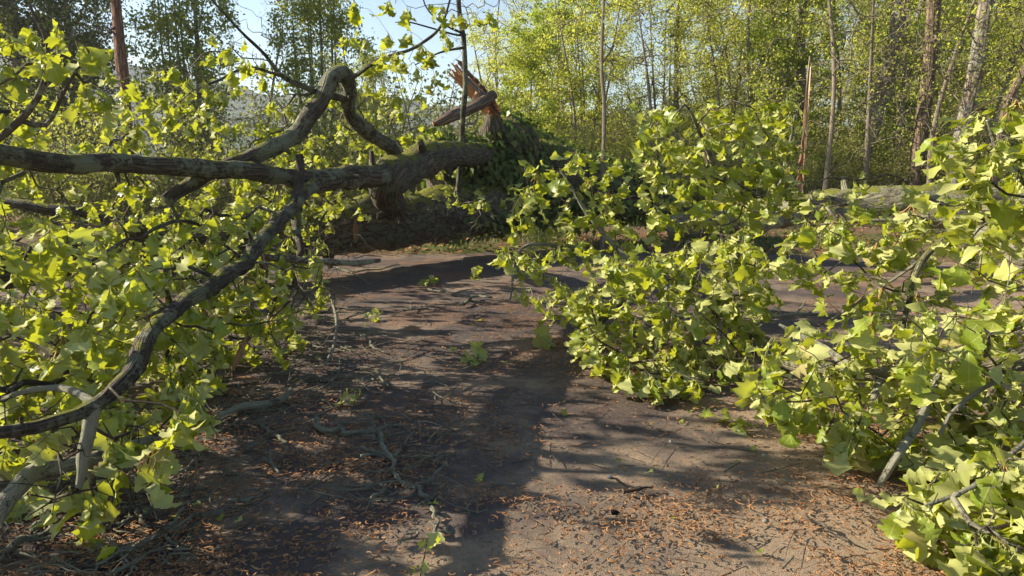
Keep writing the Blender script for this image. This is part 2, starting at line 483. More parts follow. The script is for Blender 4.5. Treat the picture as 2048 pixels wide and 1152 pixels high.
# far wooded ridge on the left
def ridge(x0, x1, dist, prof, seed, name):
    px = np.linspace(x0, x1, 220)
    el = np.interp(px, [a for a, b in prof], [b for a, b in prof])
    t = np.linspace(0, 1, 60)
    PX, TT = np.meshgrid(px, t, indexing='ij')
    EL = np.repeat(el[:, None], len(t), 1)
    D = dist * (0.55 + 0.45 * TT)
    Xh = (PX - 1024) / FPX * D
    top = CAM_H + EL / FPX * dist
    Zh = -5 + (top + 5) * TT ** 1.25 + snoise(Xh * 0.03, D * 0.03, seed, 4, 1.0) * 3.0 * np.minimum(1, TT * 2) + rng.normal(size=Xh.shape) * 1.3
    return grid_mesh(name, Xh, D, Zh, M['hill'], 'structure')
ridge(-900, 1500, 620, [(-900, 255), (0, 262), (200, 252), (300, 190), (420, 160), (560, 135), (700, 150), (850, 120), (1000, 95), (1500, 110)], 5, 'hill')

# ------------------------------------------------------------------ branching
class Skeleton:
    def __init__(s):
        s.p, s.par, s.rad0, s.dir, s.chains = [], [], [], [], []
        s.arr = None
    def limb(s, pts, parent=-1):
        """Add a hand-placed limb (x y z radius rows, already smoothed)."""
        ids = []
        pr = parent
        for k, q in enumerate(pts):
            s.p.append(np.array(q[:3])); s.par.append(pr); s.rad0.append(q[3])
            d = pts[min(k + 1, len(pts) - 1)][:3] - pts[max(k - 1, 0)][:3]
            s.dir.append(norm(d)); pr = len(s.p) - 1; ids.append(pr)
        return ids
    def grow(s, targets, r, step=0.13, droop=0.2, wiggle=0.22, skip=0.0, zmin=0.03):
        base = np.array(s.p)
        tg = np.asarray(targets)
        d0 = np.array([np.min(np.linalg.norm(base - t, axis=1)) for t in tg])
        order = np.argsort(d0)
        buf = np.zeros((len(base) + 60 * len(tg) + 100, 3)); buf[:len(base)] = base
        tips = []
        for ti in order:
            t = tg[ti]; n = len(s.p)
            diff = t - buf[:n]
            dd = np.linalg.norm(diff, axis=1)
            al = np.sum(diff * np.array(s.dir), 1) / (dd + 1e-9)
            cost = dd * (1.25 - 0.25 * al) + 0.02 * (r.random(n))
            a = int(np.argmin(cost)); p0 = s.p[a]; L = dd[a]
            if L < 0.04:
                tips.append((a, t, s.dir[a])); continue
            u = diff[a] / L
            side = norm(s.dir[a] * 0.7 + r.normal(size=3) * 0.35 + np.array((0, 0, 0.15)))
            c1 = p0 + side * L * 0.38
            c2 = t - norm(u + np.array((0, 0, -droop)) + r.normal(size=3) * 0.25) * L * 0.33
            k = max(2, int(L / step) + 1)
            tt = (np.arange(1, k + 1) / k)[:, None]
            pts = (1 - tt) ** 3 * p0 + 3 * (1 - tt) ** 2 * tt * c1 + 3 * (1 - tt) * tt ** 2 * c2 + tt ** 3 * t
            w = r.normal(size=(k, 3)) * wiggle * step * np.sin(np.pi * tt)
            pts = pts + w
            pts[:, 2] = np.maximum(pts[:, 2], zmin)
            chain = [a]; pr = a; prevp = p0
            for q in pts:
                s.p.append(q); s.par.append(pr); s.rad0.append(0.0); s.dir.append(norm(q - prevp)); prevp = q
                pr = len(s.p) - 1; buf[pr] = q; chain.append(pr)
            s.chains.append(chain)
            tips.append((pr, t, s.dir[-1]))
        return tips
    def radii(s, r_tip=0.0022, power=0.46, rmax=0.05):
        n = len(s.p); cnt = np.zeros(n)
        for c in s.chains: cnt[c[-1]] += 1
        for i in range(n - 1, -1, -1):
            if s.par[i] >= 0: cnt[s.par[i]] += cnt[i]
        rad = np.minimum(rmax, r_tip * np.maximum(cnt, 1) ** power)
        return rad
    def tubes(s, rad, big=0.009, sides_small=4, sides_big=7):
        """Yield (is_big, points, radii) for every grown chain."""
        P_ = np.array(s.p)
        for c in s.chains:
            pts = P_[c]; rr = rad[c].copy()
            rr[0] = min(rr[1] * 1.15, rr[0] if s.rad0[c[0]] == 0 else rr[1] * 1.4)
            if s.rad0[c[0]] > 0:
                pts = pts.copy(); pts[0] = pts[0] * 0.9 + pts[1] * 0.1
            yield rr[1] > big, pts, rr

# ------------------------------------------------------------------ oak leaves
def leaf_geometry(kind, r):
    """One lobed oak leaf with petiole: base at the origin, midrib along +Y, upper side +Z."""
    if kind == 0:      # broad wedge with pointed lobes near the apex
        st = [(0.0, .015), (.11, .07), (.24, .13), (.34, .26), (.40, .20), (.47, .19), (.58, .38), (.645, .30), (.69, .24), (.80, .42), (.86, .32), (.90, .18), (.96, .12), (1.0, .0)]
    elif kind == 1:    # narrower, deeper lobes
        st = [(0.0, .015), (.10, .07), (.20, .17), (.27, .12), (.34, .11), (.47, .34), (.54, .26), (.60, .16), (.74, .38), (.81, .27), (.87, .14), (.95, .11), (1.0, .0)]
    else:              # shallow lobes
        st = [(0.0, .015), (.12, .09), (.26, .17), (.38, .22), (.47, .34), (.56, .29), (.63, .27), (.76, .42), (.83, .36), (.88, .24), (.95, .17), (1.0, .0)]
    st = np.array(st)
    n = len(st)
    yl = st[:, 0] + r.normal(size=n) * 0.012; xl = st[:, 1] * (1 + r.normal(size=n) * 0.10)
    yr = st[:, 0] + r.normal(size=n) * 0.012; xr = st[:, 1] * (1 + r.normal(size=n) * 0.10)
    ym = st[:, 0]
    bend = r.uniform(0.3, 2.0); fold = r.uniform(-0.15, 0.55); curl = r.uniform(-0.5, 0.9); tw = r.uniform(-0.5, 0.5)
    V = []
    for side, (xx, yy) in enumerate(((xl, yl), (np.zeros(n), ym), (xr, yr))):
        sg = (-1, 0, 1)[side]
        ax = np.abs(xx)
        th = bend * yy
        z0 = ax * fold - curl * ax ** 2 * (0.6 + yy) + (r.normal(size=n) * 0.03 if sg else 0) + 0.07 * np.sin(yy * 9 + sg * 1.7 + bend * 3) * (ax > 0)
        rx = xx * sg * np.cos(tw * yy); z0 = z0 + xx * sg * np.sin(tw * yy)
        yc = np.sin(th) / max(bend, 1e-3); zc = -(1 - np.cos(th)) / max(bend, 1e-3)
        V.append(np.stack([rx, yc + z0 * np.sin(th), zc + z0 * np.cos(th)], -1))
    v = np.vstack(V)
    uv = np.concatenate([np.stack([-xl, yl], -1), np.stack([np.zeros(n), ym], -1), np.stack([xr, yr], -1)])
    quads, tris = [], []
    for i in range(n - 1):
        l0, l1, m0, m1, r0, r1 = i, i + 1, n + i, n + i + 1, 2 * n + i, 2 * n + i + 1
        if i == n - 2:
            tris += [(l0, m0, m1), (m0, r0, m1)]
        else:
            quads += [(l0, m0, m1, l1), (m0, r0, r1, m1)]
    pl = 0.28 * r.uniform(0.7, 1.3)
    v = v + np.array((0, pl, 0))
    # petiole
    pp = np.array([(0, 0, 0), (0, pl * 0.5, 0.02), (0, pl + 0.02, 0.0)])
    w = 0.011
    ring = []
    for q in pp:
        for a in (math.pi / 2, math.pi * 7 / 6, math.pi * 11 / 6):
            ring.append(q + np.array((math.cos(a) * w, 0, math.sin(a) * w)))
    b = len(v)
    for k in range(2):
        for e in range(3):
            quads.append((b + k * 3 + e, b + k * 3 + (e + 1) % 3, b + k * 3 + 3 + (e + 1) % 3, b + k * 3 + 3 + e))
    v = np.vstack([v, ring])
    uv = np.vstack([uv, np.zeros((9, 2))])
    return v, np.array(tris), np.array(quads), uv

LR = np.random.default_rng(21)
LEAVES = [leaf_geometry(k % 3, LR) for k in range(24)]
LEAF_MESH = []
for k, (v, t, q, uv) in enumerate(LEAVES):
    mb = MB(); mb.add(v, t, q, uv, tint=k * 0.37 % 1)
    LEAF_MESH.append(mb.mesh('leaf', M['oak_leaf']))

def cluster(tip, d, r, n, size, droop, flip=0.35, zmin=0.012, flat=False):
    """A spray of leaves round a twig tip: list of (position, 3x3 matrix, scale, variant)."""
    out = []
    d = norm(d)
    a0 = r.uniform(0, 6.28)
    h = np.array((1.0, 0, 0)) if abs(d[0]) < 0.8 else np.array((0, 1.0, 0))
    e1 = norm(np.cross(d, h)); e2 = np.cross(d, e1)
    for k in range(n):
        a = a0 + k * 2.4 + r.normal() * 0.3
        rad = e1 * math.cos(a) + e2 * math.sin(a)
        axis = norm(d * r.uniform(0.1, 0.7) + rad * r.uniform(0.4, 0.9) + np.array((0, 0, -1.0)) * droop * r.uniform(0.6, 1.8))
        if flat: axis = norm(axis * np.array((1, 1, .12)))
        s = size * r.uniform(0.5, 1.25)
        pos = tip - d * r.uniform(0, 0.05)
        reach = s * 1.15
        if pos[2] + axis[2] * reach < zmin:
            axis[2] = max(-0.98, (zmin - pos[2]) / reach)
            hz = axis[:2] / (np.linalg.norm(axis[:2]) + 1e-6)
            axis[:2] = hz * math.sqrt(max(0.02, 1 - axis[2] ** 2))
            axis = norm(axis)
        nz = rad * 0.4 + np.array((0, 0, 1.0)) + r.normal(size=3) * (0.2 if flat else 0.55) + d * 0.2
        if r.random() < flip: nz = -nz
        z = nz - axis * np.dot(nz, axis); z = norm(z)
        x = np.cross(axis, z)
        out.append((pos, np.stack([x, axis, z], 1), s, int(r.integers(len(LEAVES)))))
    return out

def leaf_mass(mb, items, r):
    for k in range(len(LEAVES)):
        sel = [it for it in items if it[3] == k]
        if not sel: continue
        v, t, q, uv = LEAVES[k]
        Rm = np.stack([i[1] * i[2] for i in sel]); Tm = np.stack([i[0] for i in sel])
        vv = np.einsum('nij,kj->nki', Rm, v) + Tm[:, None]
        off = (np.arange(len(sel)) * len(v))[:, None, None]
        tt = (t[None] + off).reshape(-1, 3); qq = (q[None] + off).reshape(-1, 4)
        ti = np.repeat(r.random(len(sel)), len(v))
        mb.add(vv.reshape(-1, 3), tt, qq, np.tile(uv, (len(sel), 1)), tint=ti)

def place_leaves(items, root, limit, r, name='leaf'):
    """The leaves that show largest become parts of their own, the rest one joined part."""
    pos = np.stack([i[0] for i in items])
    x, y, f = pix(pos)
    inview = (x > -20) & (x < 2068) & (y > -20) & (y < 1172) & (f > 0.3)
    score = np.where(inview, np.array([i[2] for i in items]) / f, -1)
    order = np.argsort(-score)
    ind = [k for k in order[:limit] if score[k] > 0]
    rest = [items[k] for k in order if k not in set(ind)]
    rl = np.asarray(root.location)
    for k in ind:
        p, R, s, var = items[k]
        o = bpy.data.objects.new(name, LEAF_MESH[var])
        Mx = Matrix([list(R[0] * s) + [p[0] - rl[0]], list(R[1] * s) + [p[1] - rl[1]], list(R[2] * s) + [p[2] - rl[2]], [0, 0, 0, 1]])
        o.matrix_local = Mx
        COL.objects.link(o); o.parent = root
    if rest:
        mb = MB(); leaf_mass(mb, rest, r)
        mb.build('leaves', M['oak_leaf'], root, kind='stuff')

def in_poly(px, py, poly):
    c = False; n = len(poly); j = n - 1
    for i in range(n):
        xi, yi = poly[i]; xj, yj = poly[j]
        if (yi > py) != (yj > py) and px < (xj - xi) * (py - yi) / (yj - yi) + xi: c = not c
        j = i
    return c

def sample_region(poly, d0, d1, n, r, clear=0.10):
    """Points filling a region of the crown, spread evenly by best-candidate sampling."""
    xs = [a for a, b in poly]; ys = [b for a, b in poly]
    pts, pp = [], []
    while len(pts) < n:
        best, bd = None, -1
        for _ in range(5):
            for _ in range(200):
                x, y = r.uniform(min(xs), max(xs)), r.uniform(min(ys), max(ys))
                if in_poly(x, y, poly): break
            m = min([(x - a) ** 2 + (y - b) ** 2 for a, b in pp], default=1e9)
            if m > bd: best, bd = (x, y), m
        d = r.uniform(d0, d1)
        d = min(d, ground_depth(best[0], best[1], clear) * r.uniform(0.93, 1.0))
        pts.append(P(best[0], best[1], d)); pp.append(best)
    return pts

def catkin_strand(mb, p, d, L, rad, r, n=5, sides=3, droop=0.0, zmin=None, tint=None):
    pts = [np.array(p)]; d = norm(d); w = r.normal(size=3) * (0.9 if zmin is None else 2.2)
    if zmin is not None: w[2] *= 0.3
    for k in range(n):
        d = norm(d + (w * 0.33 if zmin is None else np.cross(d, (0, 0, w[0] * 0.36))) + r.normal(size=3) * (0.18 if zmin is None else 0.3) * np.array((1, 1, 1 if zmin is None else 0.25)) + np.array((0, 0, -droop)))
        q = pts[-1] + d * L / n
        if zmin is not None: q[2] = max(zmin, min(q[2], zmin + 0.014))
        pts.append(q)
    rr = rad * np.concatenate([[0.75], r.uniform(0.8, 1.25, n - 1), [0.45]])
    tube(mb, pts, rr, sides, cap0=False, cap1=False, tint=r.random() if tint is None else tint)

# hanging catkin tassels, a few shared shapes
TASSEL = []
for k in range(4):
    mb = MB(); rr_ = np.random.default_rng(70 + k)
    for _ in range(9):
        catkin_strand(mb, (0, 0, 0), (rr_.normal() * .35, rr_.normal() * .35, -0.6), rr_.uniform(.07, .13), 0.0028, rr_, 5, 3, 0.35)
    TASSEL.append(mb.mesh('catkin_cluster', M['catkin_fresh']))

def place_tassels(tips, root, n, r):
    rl = np.asarray(root.location)
    cand = [t for t in tips]
    r.shuffle(cand)
    for (i, t, d) in cand[:n]:
        o = bpy.data.objects.new('catkin_cluster', TASSEL[int(r.integers(4))])
        o.location = tuple(t - rl); o.rotation_euler = (0, 0, r.uniform(0, 6.28)); sc = r.uniform(0.8, 1.25); o.scale = (sc, sc, sc)
        COL.objects.link(o); o.parent = root

def limb_pts(rows, step=0.07):
    """rows of (px, py, depth, radius)."""
    return catmull([list(P(a, b, d)) + [rr] for a, b, d, rr in rows], step)

def rough_path(pts, r, amp):
    p = np.array(pts); n = len(p)
    w = r.normal(size=(n, 3))
    for _ in range(2): w = (w + np.roll(w, 1, 0) + np.roll(w, -1, 0)) / 3
    p[:, :3] += w * amp * p[:, 3:4]
    k = 1 + 0.10 * r.normal(size=n); k = (k + np.roll(k, 1) + np.roll(k, -1)) / 3
    p[:, 3] *= k
    return p

def add_branchwork(sk, root, r, big_r, max_big, bark_big, bark_small, r_tip=0.0021, rmax=0.035, power=0.46):
    rad = sk.radii(r_tip, power, rmax)
    lst = list(sk.tubes(rad, big_r))
    lst.sort(key=lambda t: -t[2][1] * len(t[1]))
    small = MB(); nb = 0
    for big, pts, rr in lst:
        if big and nb < max_big:
            mb = MB(); tube(mb, pts, rr, 7, rough=0.08, cap0=False); mb.build('branch', bark_big, root); nb += 1
        else:
            tube(small, pts, rr, 4 if rr[0] < 0.008 else 5, cap0=False)
    if small.n: small.build('twigs', bark_small, root, kind='stuff')

def bare_twigs(sk, r, n, lo=0.12, hi=0.45, down=0.0, clear=0.03, among=None):
    """Short leafless twigs along the branchwork."""
    N = len(sk.p); ids = r.integers(0, N, n) if among is None else r.choice(among, n)
    tg = []
    for i in ids:
        d = norm(r.normal(size=3) + sk.dir[i] * 0.5 + np.array((0, 0, -down)))
        q = sk.p[i] + d * r.uniform(lo, hi); q[2] = max(q[2], clear)
        tg.append(q)
    sk.grow(tg, r, step=0.06, wiggle=0.5)

# ------------------------------------------------------------------ the fallen oak
r1 = np.random.default_rng(101)
oak = thing('fallen_oak', 'huge fallen oak with mossy trunk and wilting yellow-green leaves lying across the drive',
            'fallen tree', (*P(880, 470, 12.6)[:2], 0))
def limb_obj(name, pts, mat, sides=14, rough=0.06, cap=True, r=r1, root=None, amp=0.4):
    pts = rough_path(pts, r, amp)
    mb = MB(); tube(mb, pts[:, :3], pts[:, 3], sides, rough=rough * 1.6, cap0=cap, cap1=True)
    rs = np.random.default_rng(len(pts) * 7 + sides)        # snapped stubs and knots
    for _ in range(len(pts) // 9):
        i = rs.integers(1, len(pts) - 1); w = pts[i, 3]; dd = norm(rs.normal(size=3)); tg = norm(pts[i + 1, :3] - pts[i - 1, :3])
        dd = norm(dd - tg * np.dot(dd, tg) + tg * rs.normal() * .4); L = w * rs.uniform(1.25, 2.4); q = pts[i, :3]
        tube(mb, [q + dd * w * .5, q + dd * w * .95, q + dd * L], [w * .5, w * .30, w * rs.uniform(.12, .24)], 6, rough=.15, cap0=False)
    return mb.build(name, mat, root or oak)

trunk = limb_pts([(1075, 400, 14.2, 0.440), (1000, 412, 13.4, 0.458), (880, 430, 12.4, 0.466), (770, 445, 11.5, 0.440), (680, 462, 10.7, 0.387), (560, 480, 9.9, 0.317), (420, 490, 9.2, 0.273), (260, 500, 8.5, 0.246), (80, 528, 7.8, 0.220), (-200, 560, 7.2, 0.176), (-600, 600, 6.6, 0.132)], 0.12)
limb_obj('trunk', trunk, M['trunk_bark'], 26, 0.035, amp=.12)
thick = limb_pts([(1000, 318, 13.2, .20), (930, 307, 12.0, .20), (860, 316, 10.7, .225), (800, 345, 9.9, .235), (770, 372, 9.6, .23), (782, 400, 10.5, .19), (795, 428, 11.5, .18)], 0.09)
limb_obj('limb', thick, M['trunk_bark'], 18, 0.04, amp=.15)
limb1 = limb_pts([(805, 343, 9.9, .20), (740, 352, 9.2, .145), (690, 355, 8.6, .130), (640, 362, 8.0, .125), (560, 352, 7.5, .092), (480, 340, 7.0, .085), (350, 334, 6.4, .082), (230, 325, 5.9, .080), (120, 327, 5.4, .080), (0, 309, 5.0, .073), (-200, 285, 4.5, .070), (-520, 250, 4.0, .05)], 0.07)
limb_obj('limb', limb1, M['oak_bark'], 16, 0.05, amp=.15)
limb3 = limb_pts([(640, 362, 8.0, 0.072), (610, 385, 7.25, 0.072), (575, 425, 6.35, 0.066), (530, 470, 5.55, 0.061), (490, 525, 4.9, 0.056), (420, 572, 4.2, 0.049), (345, 625, 3.7, 0.044), (300, 665, 3.4, 0.041), (280, 720, 3.1, 0.038), (245, 765, 2.92, 0.035), (190, 812, 2.76, 0.029), (110, 842, 2.6, 0.024), (0, 864, 2.4, 0.021), (-180, 880, 2.15, 0.017)], 0.06)
limb_obj('limb', limb3, M['oak_bark'], 16, 0.06, amp=.22)
limb4 = limb_pts([(770, 340, 10.2, .12), (785, 312, 10.0, .10), (755, 278, 9.5, .095), (712, 248, 9.0, .09), (694, 218, 8.75, .085), (698, 180, 8.55, .082), (684, 146, 8.35, .085), (660, 165, 8.15, .088), (642, 203, 8.0, .09), (607, 243, 7.8, .09), (570, 283, 7.6, .088), (520, 303, 7.4, .082), (470, 323, 7.2, .078), (400, 355, 7.0, .07), (330, 400, 6.7, .06)], 0.07)
limb_obj('limb', limb4, M['oak_bark'], 14, 0.07)
fork = limb_pts([(598, 308, 7.25, .040), (604, 335, 7.25, .045), (600, 370, 7.15, .05), (590, 402, 7.0, .045), (592, 450, 6.6, .036), (600, 510, 6.3, .030), (565, 522, 6.0, .024)], 0.06)
limb_obj('branch', fork, M['oak_bark'], 10, 0.09)
up1 = limb_pts([(690, 200, 8.6, .045), (640, 185, 8.2, .036), (600, 170, 7.9, .030), (560, 150, 7.7, .024), (530, 110, 7.6, .019), (480, 60, 7.4, .014), (415, -10, 7.3, .010), (380, -60, 7.2, .006)], 0.07)
limb_obj('branch', up1, M['oak_bark'], 8, 0.05)
up2 = limb_pts([(560, 150, 7.7, .020), (500, 135, 7.4, .017), (440, 160, 7.1, .013), (400, 175, 6.9, .009)], 0.07)
limb_obj('branch', up2, M['oak_bark'], 7, 0.05)
up3 = limb_pts([(690, 165, 8.4, .03), (760, 120, 8.1, .021), (830, 95, 7.9, .017), (880, 55, 7.8, .014), (905, -20, 7.7, .010)], 0.07)
limb_obj('branch', up3, M['oak_bark'], 7, 0.05)
near_up = limb_pts([(-260, 420, 4.2, .035), (-80, 330, 4.3, .028), (40, 240, 4.3, .021), (85, 170, 4.3, .017), (95, 90, 4.25, .013), (60, 10, 4.2, .009)], 0.06)
limb_obj('branch', near_up, M['twig_bark'], 8, 0.05)
near_up2 = limb_pts([(40, 240, 4.3, .018), (90, 250, 4.4, .015), (130, 180, 4.4, .011), (170, 110, 4.5, .007)], 0.06)
limb_obj('branch', near_up2, M['twig_bark'], 7, 0.05)
back_l = limb_pts([(-300, 330, 8.5, .06), (0, 400, 8.2, .06), (180, 430, 8.2, .07), (330, 470, 8.6, .08), (430, 485, 9.0, .09)], 0.08)
limb_obj('limb', back_l, M['oak_bark'], 12, 0.06)
low1 = limb_pts([(186, 812, 2.75, .024), (178, 850, 2.72, .027), (170, 900, 2.70, .025), (162, 950, 2.68, .020), (156, 978, 2.66, .012)], 0.04)
limb_obj('branch', low1, M['lichen_bark'], 10, 0.10)
low2 = limb_pts([(172, 900, 2.71, .014), (185, 960, 2.78, .014), (200, 1020, 2.90, .012), (207, 1045, 2.95, .010)], 0.04)
limb_obj('branch', low2, M['lichen_bark'], 8, 0.10)
low3 = limb_pts([(330, 868, 3.45, .024), (250, 895, 3.25, .030), (160, 922, 3.05, .034), (70, 938, 2.9, .036), (25, 980, 2.74, .036), (-10, 1045, 2.6, .032)], 0.05)
limb_obj('branch', low3, M['lichen_bark'], 10, 0.08)
low4 = limb_pts([(0, 800, 3.4, .012), (60, 780, 3.2, .014), (120, 775, 3.05, .015), (190, 805, 2.8, .016)], 0.05)
limb_obj('branch', low4, M['lichen_bark'], 8, 0.08)
low5 = limb_pts([(426, 845, 4.1, .024), (470, 818, 4.35, .026), (551, 804, 4.5, .024), (580, 782, 4.65, .018)], 0.05)
limb_obj('branch', low5, M['lichen_bark'], 9, 0.10)
br1 = limb_pts([(520, 510, 5.7, .03), (600, 520, 6.0, .03), (700, 525, 6.4, .03), (760, 520, 6.7, .022)], 0.05)
limb_obj('branch', br1, M['twig_bark'], 9, 0.08)
br2 = limb_pts([(660, 590, 6.3, .010), (672, 640, 5.9, .012), (668, 690, 5.6, .012), (650, 728, 5.4, .012)], 0.05)
limb_obj('branch', br2, M['lichen_bark'], 7, 0.08)

for rows, sd_ in (([(917, 385, 12.3, .055), (922, 310, 11.9, .050), (926, 240, 11.7, .047), (931, 150, 11.6, .044), (928, 90, 11.6, .040), (917, 0, 11.6, .036), (915, -90, 11.6, .028)], 10),
                  ([(929, 70, 11.6, .026), (890, 50, 11.4, .018), (850, 10, 11.2, .012), (840, -60, 11.1, .006)], 7),
                  ([(929, 95, 11.6, .022), (880, 105, 11.3, .015), (830, 130, 11.1, .008)], 7),
                  ([(931, 70, 11.6, .022), (905, 68, 11.3, .016), (820, 45, 11.0, .012), (790, 45, 10.9, .006)], 7)):
    limb_obj('branch', limb_pts(rows, .1), M['oak_bark'], sd_, .05)

# dark hole left by an old branch on the near limb, and pale torn bark on the trunk
def torn_strip(px, py, d, L, w, ang, mat, root):
    c = P(px, py, d)
    mb = MB(); ax_ = np.array((math.sin(ang), -0.15, math.cos(ang))); sd = np.cross(ax_, (0, -1, 0))
    n = 6; v = []; uv = []
    for k in range(n):
        t = k / (n - 1); ww = w * (1 - abs(2 * t - 1) ** 2 * 0.7) * (0.8 + 0.4 * r1.random())
        for s_, z_ in ((-1, 0), (1, 0), (1, .02), (-1, .02)):
            v.append(c + ax_ * L * (t - .5) + sd * s_ * ww / 2 + np.array((0, z_ + .01 * math.sin(t * 5), 0))); uv.append((s_ * .1, t * L))
    q = []
    for k in range(n - 1):
        for e in range(4): q.append((k * 4 + e, k * 4 + (e + 1) % 4, k * 4 + 4 + (e + 1) % 4, k * 4 + 4 + e))
    q += [(0, 3, 2, 1), (n * 4 - 4, n * 4 - 3, n * 4 - 2, n * 4 - 1)]
    mb.add(v, quads=q, uv=uv)
    return mb.build('torn_bark', mat, root, smooth=False)
torn_strip(711, 463, 10.15, .34, .07, 0.05, M['split_wood'], oak)
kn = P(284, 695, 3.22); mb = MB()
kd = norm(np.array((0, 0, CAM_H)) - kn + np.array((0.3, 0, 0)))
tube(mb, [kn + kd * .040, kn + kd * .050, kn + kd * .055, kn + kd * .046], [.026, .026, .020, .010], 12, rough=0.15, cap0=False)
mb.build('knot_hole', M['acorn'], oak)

sk = Skeleton()
for L in (limb1, limb3, limb4[4:], fork, up1, up2, up3, near_up, near_up2, back_l, low1, low3, low4, low5, br1, trunk[10:], thick):
    sk.limb(L)
leaves_l = []
regions_l = [
    # polygon, nearest, farthest, clusters, droop, size
    ([(-260, 20), (60, 40), (235, 110), (240, 300), (120, 310), (-260, 300)], 3.9, 5.2, 44, 0.9, .14),
    ([(230, 150), (420, 60), (560, 130), (600, 300), (240, 320)], 6.2, 8.6, 58, 1.5, .14),
    ([(-260, 345), (500, 365), (560, 420), (520, 480), (350, 520), (-260, 560)], 4.6, 7.6, 76, 1.1, .14),
    ([(-260, 440), (440, 480), (400, 560), (300, 640), (270, 720), (180, 780), (-260, 820)], 3.2, 4.8, 78, 1.0, .145),
    ([(330, 640), (430, 600), (440, 700), (380, 780), (310, 760)], 3.7, 4.5, 9, 1.4, .14),
    ([(-200, 800), (200, 820), (360, 790), (420, 830), (340, 900), (-200, 900)], 2.6, 3.5, 18, 1.2, .135),
    ([(40, 880), (340, 880), (330, 960), (120, 990), (30, 970)], 2.6, 3.2, 8, 1.3, .15),
    ([(430, 500), (640, 480), (660, 640), (600, 690), (520, 660), (440, 600)], 5.0, 6.6, 17, 1.9, .14),
    ([(600, 230), (680, 60), (760, 40), (900, 60), (870, 180), (800, 240), (720, 260)], 7.3, 8.8, 30, 1.4, .15),
    ([(560, 260), (700, 250), (790, 300), (720, 340), (600, 350), (540, 330)], 8.3, 10, 20, 1.1, .135),
    ([(470, 365), (860, 370), (900, 400), (640, 440), (500, 450)], 8.6, 10.4, 22, 1.1, .14),
    ([(800, 260), (880, 250), (900, 300), (820, 310)], 10.2, 11.2, 9, 0.9, .16),
    ([(860, 325), (1050, 330), (1050, 420), (930, 420), (880, 390)], 10.2, 11.3, 17, 0.9, .15),
    ([(700, 0), (990, 0), (960, 50), (860, 20)], 6.6, 8.0, 7, 1.4, .15),
    ([(-260, 380), (560, 400), (640, 470), (600, 560), (400, 560), (-260, 600)], 7.0, 9.5, 62, 1.0, .14),
    ([(-260, 560), (560, 560), (600, 660), (420, 760), (300, 830), (-260, 900)], 4.0, 7.0, 70, 0.8, .14),
    ([(-260, 0), (110, 20), (160, 150), (60, 320), (-260, 320)], 4.4, 6.0, 26, 0.9, .125),
    ([(-1500, 230), (-260, 230), (-260, 560), (-1500, 600)], 5.0, 9.0, 110, 0.9, .15),  # extra crown foliage out of view, added to shade the left ground
    ([(-260, 590), (480, 600), (560, 660), (400, 740), (-260, 800)], 4.5, 7.0, 60, 0.8, .14),
    ([(180, 385), (640, 385), (680, 480), (600, 540), (180, 560)], 7.0, 10.0, 60, 1.3, .14),
    ([(380, 335), (650, 300), (680, 440), (560, 470), (380, 470)], 9.2, 11.6, 46, 1.3, .14),
    ([(300, 440), (620, 420), (650, 600), (560, 690), (430, 700), (300, 600)], 4.6, 7.2, 44, 1.9, .135),
    ([(200, 500), (460, 560), (420, 800), (300, 850), (120, 830)], 3.0, 5.2, 40, 1.3, .13),
    ([(-1300, 330), (-260, 300), (-260, 800), (-1300, 800)], 3.0, 6.0, 100, 0.9, .15),  # crown continuing unseen past the left edge, filled in to shade the drive
]
alltips = []
CL = np.vstack([limb1, limb3, limb4, thick])
clx, cly, clf = pix(CL[:, :3])
def keep_clear(q):
    x, y, f = pix(q)
    d2 = (clx - x) ** 2 + (cly - 28 - y) ** 2
    k = int(np.argmin(d2))
    if d2[k] < 66 ** 2 and f < clf[k] + .25:
        nd = min(CL[k, 1] + r1.uniform(.25, .8), ground_depth(float(x), float(y), .08))
        return P(float(x), float(y), nd)
    return q
for poly, a, b, n, dr, sz in regions_l:
    tg = sample_region(poly, a, b, n, r1)
    tg = [keep_clear(q) for q in tg]
    tips = sk.grow(tg, r1, droop=0.35)
    alltips += tips
    for (i, t, d) in tips:
        leaves_l += cluster(t, d, r1, int(r1.integers(4, 9)), sz, dr, flip=0.38)
        if r1.random() < 0.35:
            pi_ = sk.par[i]
            leaves_l += cluster(sk.p[pi_], sk.dir[pi_], r1, 2, sz * 0.8, dr, flip=0.38)
for poly, a, b, n in (([(340, 560), (660, 480), (690, 640), (610, 730), (450, 800), (330, 830)], 4.4, 6.6, 190), ([(-200, 480), (600, 400), (640, 520), (300, 640), (-200, 700)], 4.0, 8.0, 150), ([(380, 400), (700, 400), (760, 520), (640, 560), (380, 560)], 7.5, 10.2, 130), ([(20, 860), (330, 860), (340, 1040), (30, 1060)], 2.5, 3.2, 40), ([(610, 400), (1000, 400), (1010, 480), (640, 520)], 10.0, 11.7, 130)):
    sk.grow(sample_region(poly, a, b, n, r1, .02), r1, step=.09, droop=.6, wiggle=.4)
bare_twigs(sk, r1, 420, 0.15, 0.7, 0.25)
add_branchwork(sk, oak, r1, 0.0085, 60, M['oak_bark'], M['twig_bark'])
place_leaves(leaves_l, oak, 300, r1)
place_tassels([t for t in alltips if pix(t[1])[2] < 6], oak, 34, r1)

